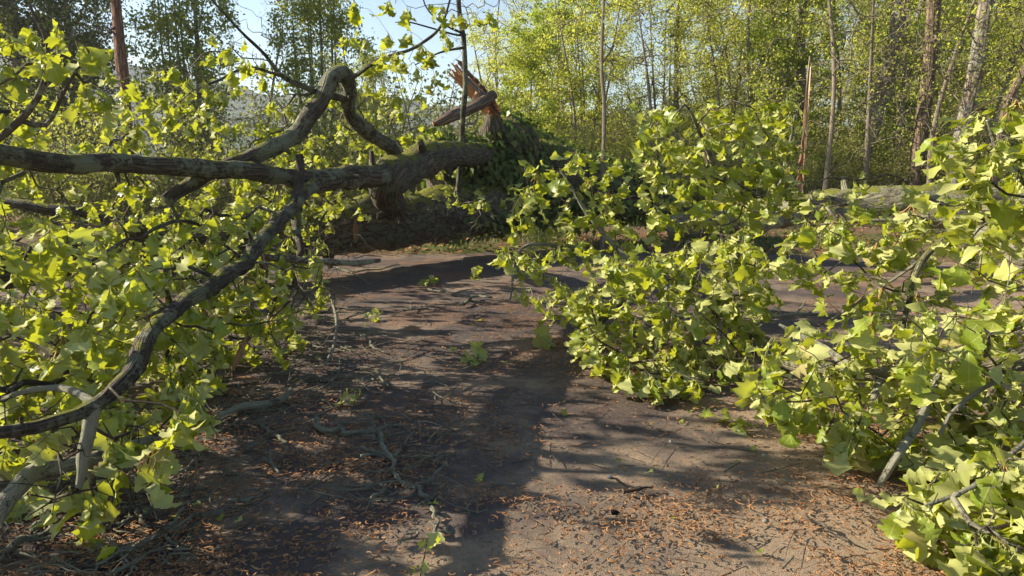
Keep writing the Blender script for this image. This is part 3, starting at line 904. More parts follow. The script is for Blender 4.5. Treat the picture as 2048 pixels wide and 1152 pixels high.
# ------------------------------------------------------------------ leafy broken branches on the right
def broken_branch(label, limbs, regions, seed, twigs, tassels, ntop=300, hand=()):
    r = np.random.default_rng(seed)
    paths = [limb_pts(rows, 0.06) for rows in limbs]
    low = min((p[np.argmin(p[:, 2])] for p in paths), key=lambda q: q[2])
    root = thing('fallen_branch', label, 'branch', (low[0], low[1], 0), 'leafy branches fallen on the drive')
    s = Skeleton()
    for k, p in enumerate(paths):
        limb_obj('limb' if k == 0 else 'branch', p, M['lichen_bark'] if k else M['log_bark'], 12 if k == 0 else 9, 0.08, r=r, root=root)
        s.limb(p)
    items, at = [], []
    for poly, a, b, n, dr, sz in regions:
        tips = s.grow(sample_region(poly, a, b, n, r), r, droop=0.2)
        at += tips
        for (i, t, d) in tips:
            items += cluster(t, d, r, int(r.integers(5, 9)), sz, dr, flip=0.6)
            if r.random() < 0.3:
                pi_ = s.par[i]; items += cluster(s.p[pi_], s.dir[pi_], r, 2, sz * 0.8, dr, flip=0.5)
    bare_twigs(s, r, twigs, 0.1, 0.5)
    add_branchwork(s, root, r, 0.0075, 30, M['twig_bark'], M['twig_bark'])
    place_leaves(items, root, ntop, r)
    place_tassels(at, root, tassels, r)
    return root

broken_branch('spreading leafy oak branch lying in the middle of the drive, right of the open path',
    [[(1720, 425, 9.8, .09), (1560, 440, 8.8, .08), (1430, 500, 7.8, .07), (1290, 560, 6.9, .055), (1200, 640, 6.1, .035), (1165, 690, 5.6, .02)],
     [(1500, 470, 8.3, .04), (1460, 380, 7.4, .032), (1410, 290, 6.9, .022), (1380, 220, 6.6, .012)],
     [(1540, 445, 8.6, .035), (1570, 340, 7.6, .026), (1590, 230, 7.2, .012)],
     [(1300, 560, 6.9, .03), (1200, 460, 7.3, .022), (1120, 340, 7.5, .010)],
     [(1240, 520, 7.2, .025), (1120, 490, 7.2, .020), (1040, 500, 7.0, .014), (1020, 600, 6.6, .008)],
     [(1360, 540, 7.0, .03), (1320, 640, 5.8, .025), (1310, 720, 5.15, .012)],
     [(1290, 560, 6.8, .03), (1420, 620, 5.7, .024), (1440, 690, 5.25, .012)],
     [(1610, 410, 9.0, .03), (1580, 360, 8.6, .022), (1530, 400, 8.0, .014)]],
    [([(1285, 200), (1360, 205), (1440, 185), (1575, 195), (1600, 400), (1480, 450), (1300, 470), (1280, 330)], 6.0, 7.6, 96, 0.85, .145),
     ([(1050, 330), (1110, 290), (1230, 300), (1280, 480), (1100, 520), (1000, 500), (1020, 430)], 6.6, 7.8, 52, 0.95, .14),
     ([(1000, 500), (1060, 620), (1130, 640), (1150, 560), (1050, 490)], 6.0, 7.0, 15, 1.0, .135),
     ([(1170, 520), (1500, 460), (1560, 560), (1480, 700), (1400, 765), (1300, 765), (1180, 720), (1130, 620)], 4.9, 6.4, 140, 1.1, .15)],
    201, 220, 14)
broken_branch('leafy oak branch reaching in from the right edge, highest of the right-hand branches',
    [[(2420, 300, 3.6, .05), (2200, 360, 4.1, .045), (2048, 405, 4.6, .040), (1940, 440, 5.0, .034), (1850, 515, 5.05, .026), (1818, 600, 4.85, .020), (1806, 660, 4.8, .016), (1817, 713, 4.75, .011)],
     [(2080, 395, 4.5, .03), (2010, 320, 4.3, .022), (1975, 240, 4.2, .012)],
     [(1940, 440, 5.0, .02), (1850, 440, 5.2, .016), (1740, 440, 5.4, .012), (1640, 450, 5.5, .008)],
     [(1850, 515, 5.05, .016), (1770, 570, 5.1, .012), (1660, 640, 5.0, .007)],
     [(2200, 360, 4.1, .02), (2100, 480, 3.8, .016), (2020, 560, 3.7, .009)]],
    [([(1850, 280), (1920, 240), (1985, 185), (2060, 190), (2280, 120), (2280, 620), (2000, 600), (1900, 520), (1880, 400)], 3.3, 4.7, 84, 1.05, .135),
     ([(1590, 440), (1850, 390), (1900, 560), (1800, 640), (1650, 600), (1560, 500)], 4.7, 5.7, 44, 0.9, .14),
     ([(1500, 420), (1640, 360), (1830, 350), (1820, 420), (1600, 460)], 5.6, 7.2, 12, 0.9, .14)],
    202, 130, 10)
broken_branch('glossy leafy oak branch sprawling over the drive in the near right corner',
    [[(2400, 820, 2.7, .05), (2200, 770, 3.05, .048), (2048, 725, 3.5, .045), (1900, 745, 3.8, .044), (1710, 745, 4.2, .042), (1570, 725, 4.7, .04), (1500, 670, 5.3, .03)],
     [(1880, 745, 3.75, .020), (1850, 820, 3.4, .019), (1815, 880, 3.2, .018), (1780, 935, 3.15, .017), (1756, 972, 3.12, .014)],
     [(1760, 760, 4.05, .022), (1735, 830, 3.7, .018), (1680, 878, 3.55, .012)],
     [(2200, 780, 3.0, .018), (2060, 880, 2.85, .013), (1950, 970, 2.72, .010), (1850, 1010, 2.68, .009)],
     [(2048, 730, 3.45, .015), (1960, 780, 3.3, .012), (1900, 830, 3.2, .010), (1880, 870, 3.2, .008)],
     [(1710, 745, 4.2, .03), (1640, 690, 4.5, .022), (1560, 650, 4.8, .01)]],
    [([(1450, 700), (1640, 640), (1900, 590), (2048, 610), (2280, 640), (2280, 900), (1900, 930), (1650, 880), (1600, 830), (1480, 790)], 3.2, 4.5, 138, 0.95, .145),
     ([(1790, 985), (1900, 930), (2280, 880), (2280, 1220), (2010, 1130), (1860, 1070)], 2.5, 3.1, 74, 0.75, .15)],
    203, 170, 12)

# ------------------------------------------------------------------ ivy-clad broken trunk
r2 = np.random.default_rng(301)
ivt = thing('broken_trunk', 'ivy-covered broken trunk with a splintered orange-brown top', 'broken trunk', (*P(1010, 330, 13.4)[:2], 0))
tA = limb_pts([(984, 222, 13.0, .10), (992, 238, 13.0, .23), (1015, 275, 13.2, .36), (1060, 318, 13.7, .45), (1150, 358, 14.4, .48), (1250, 385, 15.0, .44), (1345, 412, 15.6, .36)], 0.12)
tB = limb_pts([(840, 300, 12.8, .24), (900, 312, 13.0, .33), (985, 335, 13.2, .38), (1070, 355, 13.7, .42)], 0.12)
tC = limb_pts([(870, 352, 12.9, .40), (960, 365, 13.4, .48), (1090, 385, 14.2, .5), (1200, 405, 15.0, .4)], 0.12)
for p in (tA,): limb_obj('trunk', p, M['trunk_bark'], 18, 0.06, root=ivt, r=r2)
mb = MB()
for p in (tB, tC): tube(mb, p[:, :3], p[:, 3] * 0.85, 14, rough=0.1)
mb.build('fallen_stem', M['trunk_bark'], ivt)

IVY_V = np.array([(0, 0, 0), (-.5, .25, .06), (-.28, .5, .02), (0, 1, -.12), (.28, .5, .02), (.5, .25, .06), (0, .35, -.04)])
IVY_T = np.array([(0, 6, 1), (1, 6, 2), (2, 6, 3), (6, 4, 3), (6, 5, 4), (0, 5, 6)])[:, [0, 2, 1]]
def small_leaf_mass(mb, V, T, pos, axis, nrm, size, tint):
    z = norm(nrm - axis * np.sum(nrm * axis, 1, keepdims=True))
    x = np.cross(axis, z)
    R = np.stack([x, axis, z], 2) * size[:, None, None]
    vv = np.einsum('nij,kj->nki', R, V) + pos[:, None]
    tt = (T[None] + (np.arange(len(pos)) * len(V))[:, None, None]).reshape(-1, 3)
    mb.add(vv.reshape(-1, 3), tris=tt, tint=np.repeat(tint, len(V)))

mb = MB()
for path, cnt in ((tA, 2600), (tB, 2400), (tC, 1800)):
    idx = r2.integers(0, len(path) - 1, cnt)
    f = r2.random(cnt)[:, None]
    c = path[idx] * (1 - f) + path[idx + 1] * f
    tg = norm(path[idx + 1, :3] - path[idx, :3])
    rad = norm(np.cross(tg, norm(r2.normal(size=(cnt, 3)))))
    pos = c[:, :3] + rad * (c[:, 3:4] * r2.uniform(0.95, 1.35, (cnt, 1)) + np.abs(r2.normal(size=(cnt, 1))) * 0.05)
    keep = (pos[:, 2] > 0.02) & ~((path is tA) & (idx < 1))
    ax_ = norm(np.array((0, 0, -1.0)) + rad * 0.55 + r2.normal(size=(cnt, 3)) * 0.4)
    nn = rad + r2.normal(size=(cnt, 3)) * 0.4 + np.array((0, 0, .5))
    small_leaf_mass(mb, IVY_V, IVY_T, pos[keep], ax_[keep], nn[keep], r2.uniform(.07, .15, keep.sum()), r2.random(keep.sum()))
mb.build('ivy', M['ivy_leaf'], ivt, kind='stuff')
mb = MB()
cnt = 2300
clad = np.vstack([trunk[:40], thick[:14]])
idx = np.where(r2.random(cnt) < .65, np.minimum((np.abs(r2.normal(size=cnt)) * 9).astype(int), 38), 40 + np.minimum((np.abs(r2.normal(size=cnt)) * 4).astype(int), 12))
c = clad[idx] + (clad[idx + 1] - clad[idx]) * r2.random((cnt, 1))
tgv = norm(clad[idx + 1, :3] - clad[idx, :3]); rad = norm(np.cross(tgv, norm(r2.normal(size=(cnt, 3)))))
pos = c[:, :3] + rad * (c[:, 3:4] * r2.uniform(1.0, 1.15, (cnt, 1)))
keep = (pos[:, 2] > .05)
ax_ = norm(np.array((0, 0, -1.0)) + rad * .5 + r2.normal(size=(cnt, 3)) * .4); nn = rad + r2.normal(size=(cnt, 3)) * .4 + np.array((0, 0, .5))
small_leaf_mass(mb, IVY_V, IVY_T, pos[keep], ax_[keep], nn[keep], r2.uniform(.07, .14, keep.sum()), r2.random(keep.sum()))
mb.build('ivy', M['ivy_leaf'], oak, kind='stuff')
def shell_splinter(root, base, tip, w0, w1, arc, face, mats, seed, thick=.05, jag=.25, name='splinter'):
    """Split half of a trunk: curved slab, bark outside, raw wood inside, jagged end."""
    r = np.random.default_rng(seed)
    base, tip = np.asarray(base), np.asarray(tip)
    axv = tip - base; L = np.linalg.norm(axv); axv /= L
    back = norm(face - axv * np.dot(face, axv)); sd = np.cross(axv, back)
    na, nt = 15, 16
    endj = 1 - jag * r.random(na) ** 1.3; endj[na // 2 - 2: na // 2 + 2] = np.maximum(endj[na // 2 - 2: na // 2 + 2], .93)
    V, UV = [], []
    for lay in range(2):
        for i in range(nt):
            t = i / (nt - 1)
            for j in range(na):
                a = (j / (na - 1) - .5) * arc
                tt = t * endj[j]
                w = (w0 * (1 - tt) + w1 * tt) * (1 if lay == 0 else 1 - thick / max(w0, .01) * (0.8 + 0.5 * math.sin(j * 1.7)))
                q = base + axv * L * tt + back * (math.cos(a) - .6) * w + sd * math.sin(a) * w
                if lay: q = q + back * 0.02 * r.normal()
                V.append(q); UV.append((j / na * .6, tt * L))
    f = lambda l, i, j: l * nt * na + i * na + j
    out, inn = [], []
    for i in range(nt - 1):
        for j in range(na - 1):
            out.append((f(0, i, j), f(0, i, j + 1), f(0, i + 1, j + 1), f(0, i + 1, j)))
            inn.append((f(1, i, j), f(1, i + 1, j), f(1, i + 1, j + 1), f(1, i, j + 1)))
    for i in range(nt - 1):
        for j in (0, na - 1): inn.append((f(0, i, j), f(0, i + 1, j), f(1, i + 1, j), f(1, i, j)))
    for j in range(na - 1):
        for i in (0, nt - 1): inn.append((f(0, i, j), f(1, i, j), f(1, i, j + 1), f(0, i, j + 1)))
    mb = MB(); mb.add(V, quads=out, uv=UV); mb.add(V, quads=inn, uv=UV, mat=1)
    return mb.build(name, mats, root, smooth=False)

shell_splinter(ivt, P(992, 232, 13.0), P(897, 128, 12.7), .30, .20, 2.3, np.array((0.8, 0.35, 0.45)), [M['brown_bark'], M['torn_wood']], 1, jag=.34)
shell_splinter(ivt, P(975, 190, 12.9), P(912, 118, 12.95), .10, .03, 2.0, np.array((0.6, 0.6, 0.35)), [M['brown_bark'], M['split_wood']], 2, jag=.5)
lb = limb_pts([(988, 190, 12.72, .085), (960, 206, 12.6, .10), (925, 222, 12.45, .10), (885, 240, 12.3, .085), (866, 248, 12.25, .045)], 0.08)
pts = rough_path(lb, r2, 0.3)
mb = MB(); tube(mb, pts[:, :3], pts[:, 3], 12, rough=0.08, cap0=True, cap1=True, capmat=1)
mb.build('broken_limb', [M['brown_bark'], M['fresh_wood']], ivt)
shell_splinter(ivt, P(990, 226, 12.75), P(982, 198, 12.7), .13, .07, 2.4, np.array((0.3, 1, 0)), [M['fresh_wood'], M['fresh_wood']], 3, jag=.5, name='heartwood')
shell_splinter(ivt, P(945, 215, 12.6), P(958, 172, 12.7), .09, .05, 1.6, np.array((0.3, 1, 0)), [M['pale_wood'], M['pale_wood']], 4, jag=.5, name='heartwood')

# ------------------------------------------------------------------ lichen log and splintered stump on the right
r3 = np.random.default_rng(302)
log = thing('fallen_log', 'pale lichen-covered log lying at the edge of the wood behind the leafy branches', 'log', (*P(1600, 440, 11.6)[:2], 0))
lg = limb_pts([(1340, 455, 12.6, .20), (1450, 436, 12.2, .23), (1560, 418, 11.8, .25), (1700, 408, 11.4, .24), (1830, 404, 11.0, .22), (1960, 406, 10.7, .20), (2200, 402, 10.3, .17)], 0.12)
limb_obj('trunk', lg, M['log_bark'], 18, 0.08, root=log, r=r3)
for rows in ([(1800, 440, 10.6, .13), (1900, 428, 10.2, .14), (2048, 412, 9.9, .14), (2250, 390, 9.6, .12)],
             [(1700, 410, 11.3, .07), (1640, 400, 10.6, .06), (1545, 432, 9.9, .05)],
             [(1880, 430, 10.3, .09), (1990, 480, 9.2, .10), (2048, 520, 8.6, .10), (2200, 560, 8.2, .09)]):
    limb_obj('limb', limb_pts(rows, 0.1), M['log_bark'], 12, 0.09, root=log, r=r3)
st = thing('splintered_stump', 'tall thin splintered sliver of a snapped tree standing in front of the wood', 'stump', P(1608, 372, 17.5))
shell_splinter(st, P(1600, 410, 17.5), P(1621, 112, 17.5), .095, .04, 2.6, np.array((0.75, .5, 0)), [M['pale_wood'], M['pale_wood']], 9, thick=.06, jag=.35, name='sliver')
shell_splinter(st, P(1598, 414, 17.5), P(1610, 250, 17.5), .105, .05, 3.0, np.array((0.75, .6, 0)), [M['brown_bark'], M['split_wood']], 10, thick=.06, jag=.6, name='sliver')

# ------------------------------------------------------------------ trees
LEAF_V = np.array([(0, 0, 0), (-.33, .45, .10), (0, 1, -.05), (.33, .45, .10)])
LEAF_T = np.array([(0, 3, 2), (0, 2, 1)])

def crown_parts(sk_pts, targets, r, per, spread, size, droop=0.3, r_tip=0.006, power=0.5, rmax=0.09, step=0.4, along=True):
    """Branchwork mesh builder and foliage mesh builder for one tree."""
    s = Skeleton()
    for p in sk_pts: s.limb(p)
    tips = s.grow(targets, r, step=step, droop=0.1, wiggle=0.35, zmin=-5)
    rad = s.radii(r_tip, power, rmax)
    bm = MB()
    for big, pts, rr in s.tubes(rad): tube(bm, pts, rr, 4 if rr[0] < .02 else 5, cap0=False)
    lm = MB()
    if per:
        src = [t for _, t, _ in tips]
        if along:
            for c in s.chains:
                for k in c[len(c) // 3:]: src.append(s.p[k])
        src = np.array(src + [t for _, t, _ in tips] * 4) if along else np.array(src)
        n = len(tips) * per
        pos = src[r.integers(0, len(src), n)]
        off = r.normal(size=(n, 3)) * spread
        pos = pos + off
        axs = norm(r.normal(size=(n, 3)) * 0.8 + np.array((0, 0, -droop)))
        nn = r.normal(size=(n, 3)) * 0.6 + np.array((0, 0, 1.0))
        small_leaf_mass(lm, LEAF_V, LEAF_T, pos, axs, nn, size * r.uniform(.6, 1.3, n), r.random(n))
    return bm, lm

def clumped(fn, n, r):
    out = []
    while len(out) < n:
        q = fn(r)
        if q is not None: out.append(q)
    return np.array(out)

def make_proto(kind, seed):
    """Meshes (trunk, branches, foliage) of one kind of tree standing at the origin."""
    r = np.random.default_rng(seed)
    if kind == 'slender':
        h = r.uniform(8.5, 10.5)
        tr = catmull([(0, 0, -.3, .075), (r.normal() * .3, r.normal() * .3, 2, .06), (r.normal() * .7, r.normal() * .7, h * .5, .045), (r.normal() * 1.2, r.normal() * 1.2, h, .015)], .5)
        def fn(r):
            z = r.uniform(1.2, h + 1); R = 2.3 * (0.55 + 0.45 * math.sin(min(1, z / h) * 3.0)); a = r.uniform(0, 6.28); q = R * math.sqrt(r.random())
            return (math.cos(a) * q + .3, math.sin(a) * q, z)
        tg = clumped(fn, 150, r); bm, lm = crown_parts([tr], tg, r, 92, .17, .09, r_tip=.009); leaf = 'spring_leaf'
        bark = 'sapling_bark'
    elif kind == 'thicket':
        stems = []
        for k in range(5):
            a = r.uniform(0, 6.28); b = r.uniform(.3, .9); hh = r.uniform(4, 7.5)
            stems.append(catmull([(math.cos(a) * .15, math.sin(a) * .15, -.3, .05), (math.cos(a) * b, math.sin(a) * b, hh * .5, .035), (math.cos(a) * b * 1.8 + r.normal() * .3, math.sin(a) * b * 1.8 + r.normal() * .3, hh, .012)], .4))
        def fn(r):
            z = r.uniform(.5, 7); R = 2.0; a = r.uniform(0, 6.28); q = R * math.sqrt(r.random())
            return (math.cos(a) * q, math.sin(a) * q, z)
        tg = clumped(fn, 170, r); bm, lm = crown_parts(stems, tg, r, 80, .16, .085, r_tip=.008); leaf = 'spring_leaf'
        bark = 'sapling_bark'; tr = stems[0]
        for s_ in stems[1:]: tube(bm, s_[:, :3], s_[:, 3], 6)
    elif kind == 'tan':
        h = r.uniform(8.5, 10.5)
        tr = catmull([(0, 0, -.3, .10), (r.normal() * .4, r.normal() * .4, 3, .08), (r.normal() * .8, r.normal() * .8, h * .6, .05), (r.normal() * 1.2, r.normal() * 1.2, h, .02)], .5)
        def fn(r):
            z = r.uniform(2.5, h + .5); R = 2.6; a = r.uniform(0, 6.28); q = R * math.sqrt(r.random())
            return (math.cos(a) * q, math.sin(a) * q, z)
        tg = clumped(fn, 170, r); bm, lm = crown_parts([tr], tg, r, 64, .17, .078, r_tip=.009); leaf = 'tan_leaf'
        bark = 'grey_bark'
    elif kind == 'layered':
        h = r.uniform(6, 8)
        tr = catmull([(0, 0, -.3, .09), (r.normal() * .15, r.normal() * .15, 2, .07), (r.normal() * .3, r.normal() * .3, h, .02)], .4)
        levels = np.arange(1.6, h + .8, .75)
        def fn(r):
            z = levels[r.integers(len(levels))] ; a = r.uniform(0, 6.28); q = 2.4 * math.sqrt(r.random()) * (1 - .35 * z / h)
            return (math.cos(a) * q, math.sin(a) * q, z + r.normal() * .08 - q * .05)
        tg = clumped(fn, 130, r); bm, lm = crown_parts([tr], tg, r, 90, .13, .13, droop=.5); leaf = 'bright_leaf'
        bark = 'sapling_bark'
    elif kind == 'columnar':
        h = 9.5
        stems = []
        for k in range(7):
            a = k * .9 + r.uniform(0, .5); b = r.uniform(.2, .7); hh = h * r.uniform(.75, 1)
            stems.append(catmull([(0, 0, -.3, .07), (math.cos(a) * .25, math.sin(a) * .25, 1.2, .06), (math.cos(a) * b * 1.2, math.sin(a) * b * 1.2, hh * .55, .04), (math.cos(a) * b * 1.3, math.sin(a) * b * 1.3, hh, .01)], .4))
        def fn(r):
            z = r.uniform(1.0, h); R = 1.75 * math.sqrt(max(0.05, math.sin(min(1, (z - .4) / h) * 3.1))) * r.uniform(.75, 1.08); a = r.uniform(0, 6.28); q = R * math.sqrt(r.random())
            return (math.cos(a) * q, math.sin(a) * q, z)
        tg = clumped(fn, 210, r); bm, lm = crown_parts(stems, tg, r, 92, .17, .12, droop=.5, r_tip=.004); leaf = 'pear_leaf'
        bark = 'grey_bark'; tr = stems[0]
        for s_ in stems[1:]: tube(bm, s_[:, :3], s_[:, 3], 6)
    elif kind == 'evergreen':
        h = 13
        tr = catmull([(0, 0, -.3, .28), (.1, 0, 3, .25), (.0, .1, 8, .16), (.2, 0, h, .03)], .5)
        def fn(r):
            z = r.uniform(1.6, h); R = 3.0 * r.uniform(.6, 1.1); a = r.uniform(0, 6.28); q = R * math.sqrt(r.random())
            return (math.cos(a) * q, math.sin(a) * q, z)
        tg = clumped(fn, 260, r); bm, lm = crown_parts([tr], tg, r, 90, .22, .15, droop=.4); leaf = 'dark_leaf'
        bark = 'grey_bark'
    elif kind == 'bare':
        h = r.uniform(8, 9.5)
        tr = catmull([(0, 0, -.3, .09), (r.normal() * .2, r.normal() * .2, 3, .07), (r.normal() * .4, r.normal() * .4, h, .012)], .4)
        def fn(r):
            z = r.uniform(2, h + 1); R = 2.2; a = r.uniform(0, 6.28); q = R * math.sqrt(r.random())
            return (math.cos(a) * q, math.sin(a) * q, z)
        tg = clumped(fn, 240, r); bm, lm = crown_parts([tr], tg, r, 3, .12, .06, r_tip=.005); leaf = 'tan_leaf'
        bark = 'sapling_bark'
    elif kind == 'shrub':
        stems = []
        for k in range(7):
            a = r.uniform(0, 6.28); b = r.uniform(.3, .8); hh = r.uniform(1.2, 2.6)
            stems.append(catmull([(math.cos(a) * .1, math.sin(a) * .1, -.2, .02), (math.cos(a) * b, math.sin(a) * b, hh * .6, .014), (math.cos(a) * b * 1.7, math.sin(a) * b * 1.7, hh, .006)], .25))
        def fn(r):
            z = abs(r.normal()) * 1.0 + .1; a = r.uniform(0, 6.28); q = 1.5 * math.sqrt(r.random())
            return (math.cos(a) * q, math.sin(a) * q, min(z, 2.8))
        tg = clumped(fn, 190, r); bm, lm = crown_parts(stems, tg, r, 34, .15, .08, r_tip=.006, step=.25); leaf = 'brush_leaf'
        bark = 'dead_twig'; tr = stems[0]
        for s_ in stems[1:]: tube(bm, s_[:, :3], s_[:, 3], 5)
    tm = MB(); tube(tm, tr[:, :3], tr[:, 3], 9, rough=.05)
    return (tm.mesh('trunk', M[bark]), bm.mesh('branches', M[bark]), lm.mesh('crown', M[leaf]) if lm.n else None)

PROTO = {}
for kind, n in (('slender', 3), ('thicket', 3), ('tan', 2), ('layered', 2), ('columnar', 2), ('evergreen', 1), ('bare', 1), ('shrub', 2)):
    PROTO[kind] = [make_proto(kind, 500 + 17 * k + len(kind) * 3) for k in range(n)]

def plant(name, kind, var, x, y, label, cat, group=None, scale=1.0, rz=None, sz=None):
    z = float(rise(np.array(x), np.array(y)))
    root = thing(name, label, cat, (x, y, z), group)
    root.rotation_euler = (0, 0, rng.uniform(0, 6.28) if rz is None else rz)
    root.scale = (scale, scale, sz or scale)
    for nm, me in zip(('trunk', 'branches', 'crown'), PROTO[kind][var % len(PROTO[kind])]):
        if me is None: continue
        o = bpy.data.objects.new(nm, me); COL.objects.link(o); o.parent = root
        if nm != 'trunk': o['kind'] = 'stuff'
    return root

def X_at(px, y): return (px - 1024) / FPX * y * (math.cos(PITCH) + 0.0)

# hand-placed trunks at the front of the wood
r4 = np.random.default_rng(401)
def forest_tree(label, rows, bark, seed, leafy='spring_leaf', ntg=70, per=45, zlo=3.0, R=2.0):
    r = np.random.default_rng(seed)
    p = [list(P(a, b, d)) + [rr] for a, b, d, rr in rows]
    gz = float(rise(np.array(p[0][0]), np.array(p[0][1])))
    if p[0][2] > gz - .1: p = [[p[0][0] - (p[1][0] - p[0][0]) * .3, p[0][1], gz - .15, p[0][3] * 1.35]] + p
    p = catmull(p, .4)
    top = p[-1]; extra = [p[-1]]
    dirn = norm(p[-1, :3] - p[-4, :3])
    for k in range(1, 5): extra.append(np.array(list(top[:3] + dirn * 1.3 * k + r.normal(size=3) * .12) + [top[3] * (1 - .2 * k) + .01]))
    p = np.vstack([p, extra[1:]])
    base = p[0, :3].copy()
    root = thing('forest_tree', label, 'tree', base, 'trees at the edge of the wood')
    limb_obj('trunk', p, M[bark], 12, .05, root=root, r=r, amp=.15)
    tg = []
    while len(tg) < ntg:
        k = r.integers(len(p)); q = p[k, :3] + r.normal(size=3) * np.array((R, R, .5)) * .8
        if q[2] > zlo: tg.append(q)
    bm, lm = crown_parts([p], np.array(tg), r, per, .25, .085, r_tip=.006)
    bm.build('branches', M[bark], root, kind='stuff')
    if lm.n: lm.build('crown', M[leafy], root, kind='stuff')
forest_tree('leaning grey trunk with lichen and bright green leaf sprays, right of the splintered stump',
            [(1712, 388, 22, .26), (1735, 300, 22, .22), (1752, 235, 22, .20), (1774, 150, 22, .19), (1798, 20, 22, .18), (1815, -140, 22, .16)], 'grey_bark', 11, 'bright_leaf', 48, 60, 1.6, 2.4)
forest_tree('straight brown trunk between the two leaning pale trunks on the right',
            [(1830, 372, 20, .19), (1843, 260, 20, .18), (1856, 150, 20, .175), (1866, 0, 20, .165), (1868, -150, 20, .15)], 'brown_bark', 12, 'spring_leaf', 50, 40, 4)
forest_tree('thick pale grey trunk leaning right near the right edge of the wood',
            [(1905, 400, 19, .24), (1922, 270, 19, .21), (1948, 150, 19, .20), (1972, 0, 19, .19), (1988, -140, 19, .17)], 'grey_bark', 13, 'spring_leaf', 50, 40, 4)
forest_tree('dark upright trunk rising directly behind the splintered stump',
            [(1600, 368, 24, .16), (1604, 220, 24, .155), (1601, 110, 24, .15), (1606, 0, 24, .14), (1608, -120, 24, .12)], 'grey_bark', 14, 'spring_leaf', 70, 50, 3)
forest_tree('thin curving stem just right of the splintered stump',
            [(1652, 360, 19, .07), (1662, 270, 19, .065), (1668, 160, 19, .055), (1664, 60, 19, .045), (1650, -60, 19, .03)], 'sapling_bark', 15, 'spring_leaf', 50, 30, 2.5)
forest_tree('slim dark trunk slanting at the far right edge',
            [(1990, 330, 17, .09), (2014, 205, 17, .085), (2050, 140, 17, .08), (2100, 20, 17, .06)], 'brown_bark', 16, 'spring_leaf', 30, 40, 3)
forest_tree('slim forked trunk between the stump and the leaning grey trunk',
            [(1790, 370, 25, .10), (1800, 260, 25, .095), (1815, 150, 25, .085), (1838, 20, 25, .07)], 'grey_bark', 17, 'spring_leaf', 40, 40, 3)
forest_tree('slim upright trunk left of the splintered stump with sky behind its crown',
            [(1352, 340, 25, .10), (1352, 210, 25, .09), (1353, 100, 25, .08), (1358, -20, 25, .06)], 'grey_bark', 18, 'spring_leaf', 70, 45, 3)
forest_tree('slim trunk midway between the pale sapling and the splintered stump',
            [(1498, 340, 23, .07), (1498, 190, 23, .06), (1496, 80, 23, .05), (1500, -30, 23, .04)], 'grey_bark', 19, 'spring_leaf', 70, 45, 2.5)

# saplings
def sapling(label, rows, forks, bark, seed, nleaf, size=.06):
    p = [list(P(a, b, d)) + [w] for a, b, d, w in rows]
    gz = float(rise(np.array(p[0][0]), np.array(p[0][1])))
    p = catmull([[p[0][0], p[0][1], gz - .1, p[0][3] * 1.2]] + p, .12)
    r = np.random.default_rng(seed)
    root = thing('sapling', label, 'sapling', p[0, :3])
    limb_obj('stem', p, M[bark], 9, .05, root=root, r=r, amp=.3)
    s = Skeleton(); s.limb(p)
    for rows2 in forks:
        q = limb_pts(rows2, .12); limb_obj('branch', q, M[bark], 7, .05, root=root, r=r); s.limb(q)
    tg = [s.p[i] + r.normal(size=3) * .45 + np.array((0, 0, .2)) for i in r.integers(len(p) // 3, len(s.p), 26)]
    s.grow(tg, r, step=.12); rad = s.radii(.003, .46, .02)
    bm = MB()
    for big, pts, rr in s.tubes(rad): tube(bm, pts, rr, 4, cap0=False)
    bm.build('twigs', M[bark], root, kind='stuff')
    if nleaf:
        lm = MB(); src = np.array(tg)[r.integers(0, len(tg), nleaf)] + r.normal(size=(nleaf, 3)) * .1
        small_leaf_mass(lm, LEAF_V, LEAF_T, src, norm(r.normal(size=(nleaf, 3)) + np.array((0, 0, -.6))), r.normal(size=(nleaf, 3)) + np.array((0, 0, 1.)), size * r.uniform(.7, 1.3, nleaf), r.random(nleaf))
        lm.build('crown', M['spring_leaf'], root, kind='stuff')
sapling('slim pale sapling with a fork, right of the ivy-covered trunk',
        [(1206, 360, 13.4, .04), (1207, 300, 13.4, .038), (1209, 210, 13.4, .036), (1203, 130, 13.4, .032), (1207, 0, 13.4, .026), (1206, -90, 13.4, .018)],
        [[(1204, 128, 13.4, .018), (1226, 90, 13.4, .014), (1240, 10, 13.4, .009)]], 'sapling_bark', 32, 60)

# left-hand background
r5 = np.random.default_rng(402)
root = thing('pine_tree', 'bare reddish pine trunk standing alone on the left with sky beside it', 'tree', P(258, 330, 20))
pp = catmull([list(P(a, b, 20)) + [w] for a, b, w in ((266, 440, .18), (258, 335, .15), (252, 200, .14), (243, 130, .135), (236, 50, .125), (229, -30, .12), (224, -160, .10))], .4)
limb_obj('trunk', pp, M['pine_bark'], 12, .06, root=root, r=r5, amp=.15)
for rows in ([(240, 75, 20, .03), (215, 55, 19.7, .02), (150, 50, 19.4, .01)], [(238, 60, 20, .025), (200, 70, 19.8, .015)]):
    limb_obj('branch', limb_pts(rows, .2), M['pine_bark'], 6, .05, root=root, r=r5)
plant('evergreen_tree', 'evergreen', 0, X_at(55, 24), 24, 'dark evergreen tree with a grey trunk in the upper left corner', 'tree', 'trees behind the fallen oak', 1.0, 0.4)
plant('evergreen_tree', 'evergreen', 0, X_at(-90, 27), 27, 'dark evergreen tree half outside the left edge', 'tree', 'trees behind the fallen oak', 1.0, 2.2)
plant('evergreen_tree', 'evergreen', 0, X_at(165, 33), 33, 'dark evergreen tree farther back, just left of the pine trunk', 'tree', 'trees behind the fallen oak', 0.85, 4.0)
plant('leafy_tree', 'columnar', 0, X_at(385, 24), 24, 'upright many-stemmed green tree right of the pine trunk', 'tree', 'trees behind the fallen oak', 1.0, 1.0)
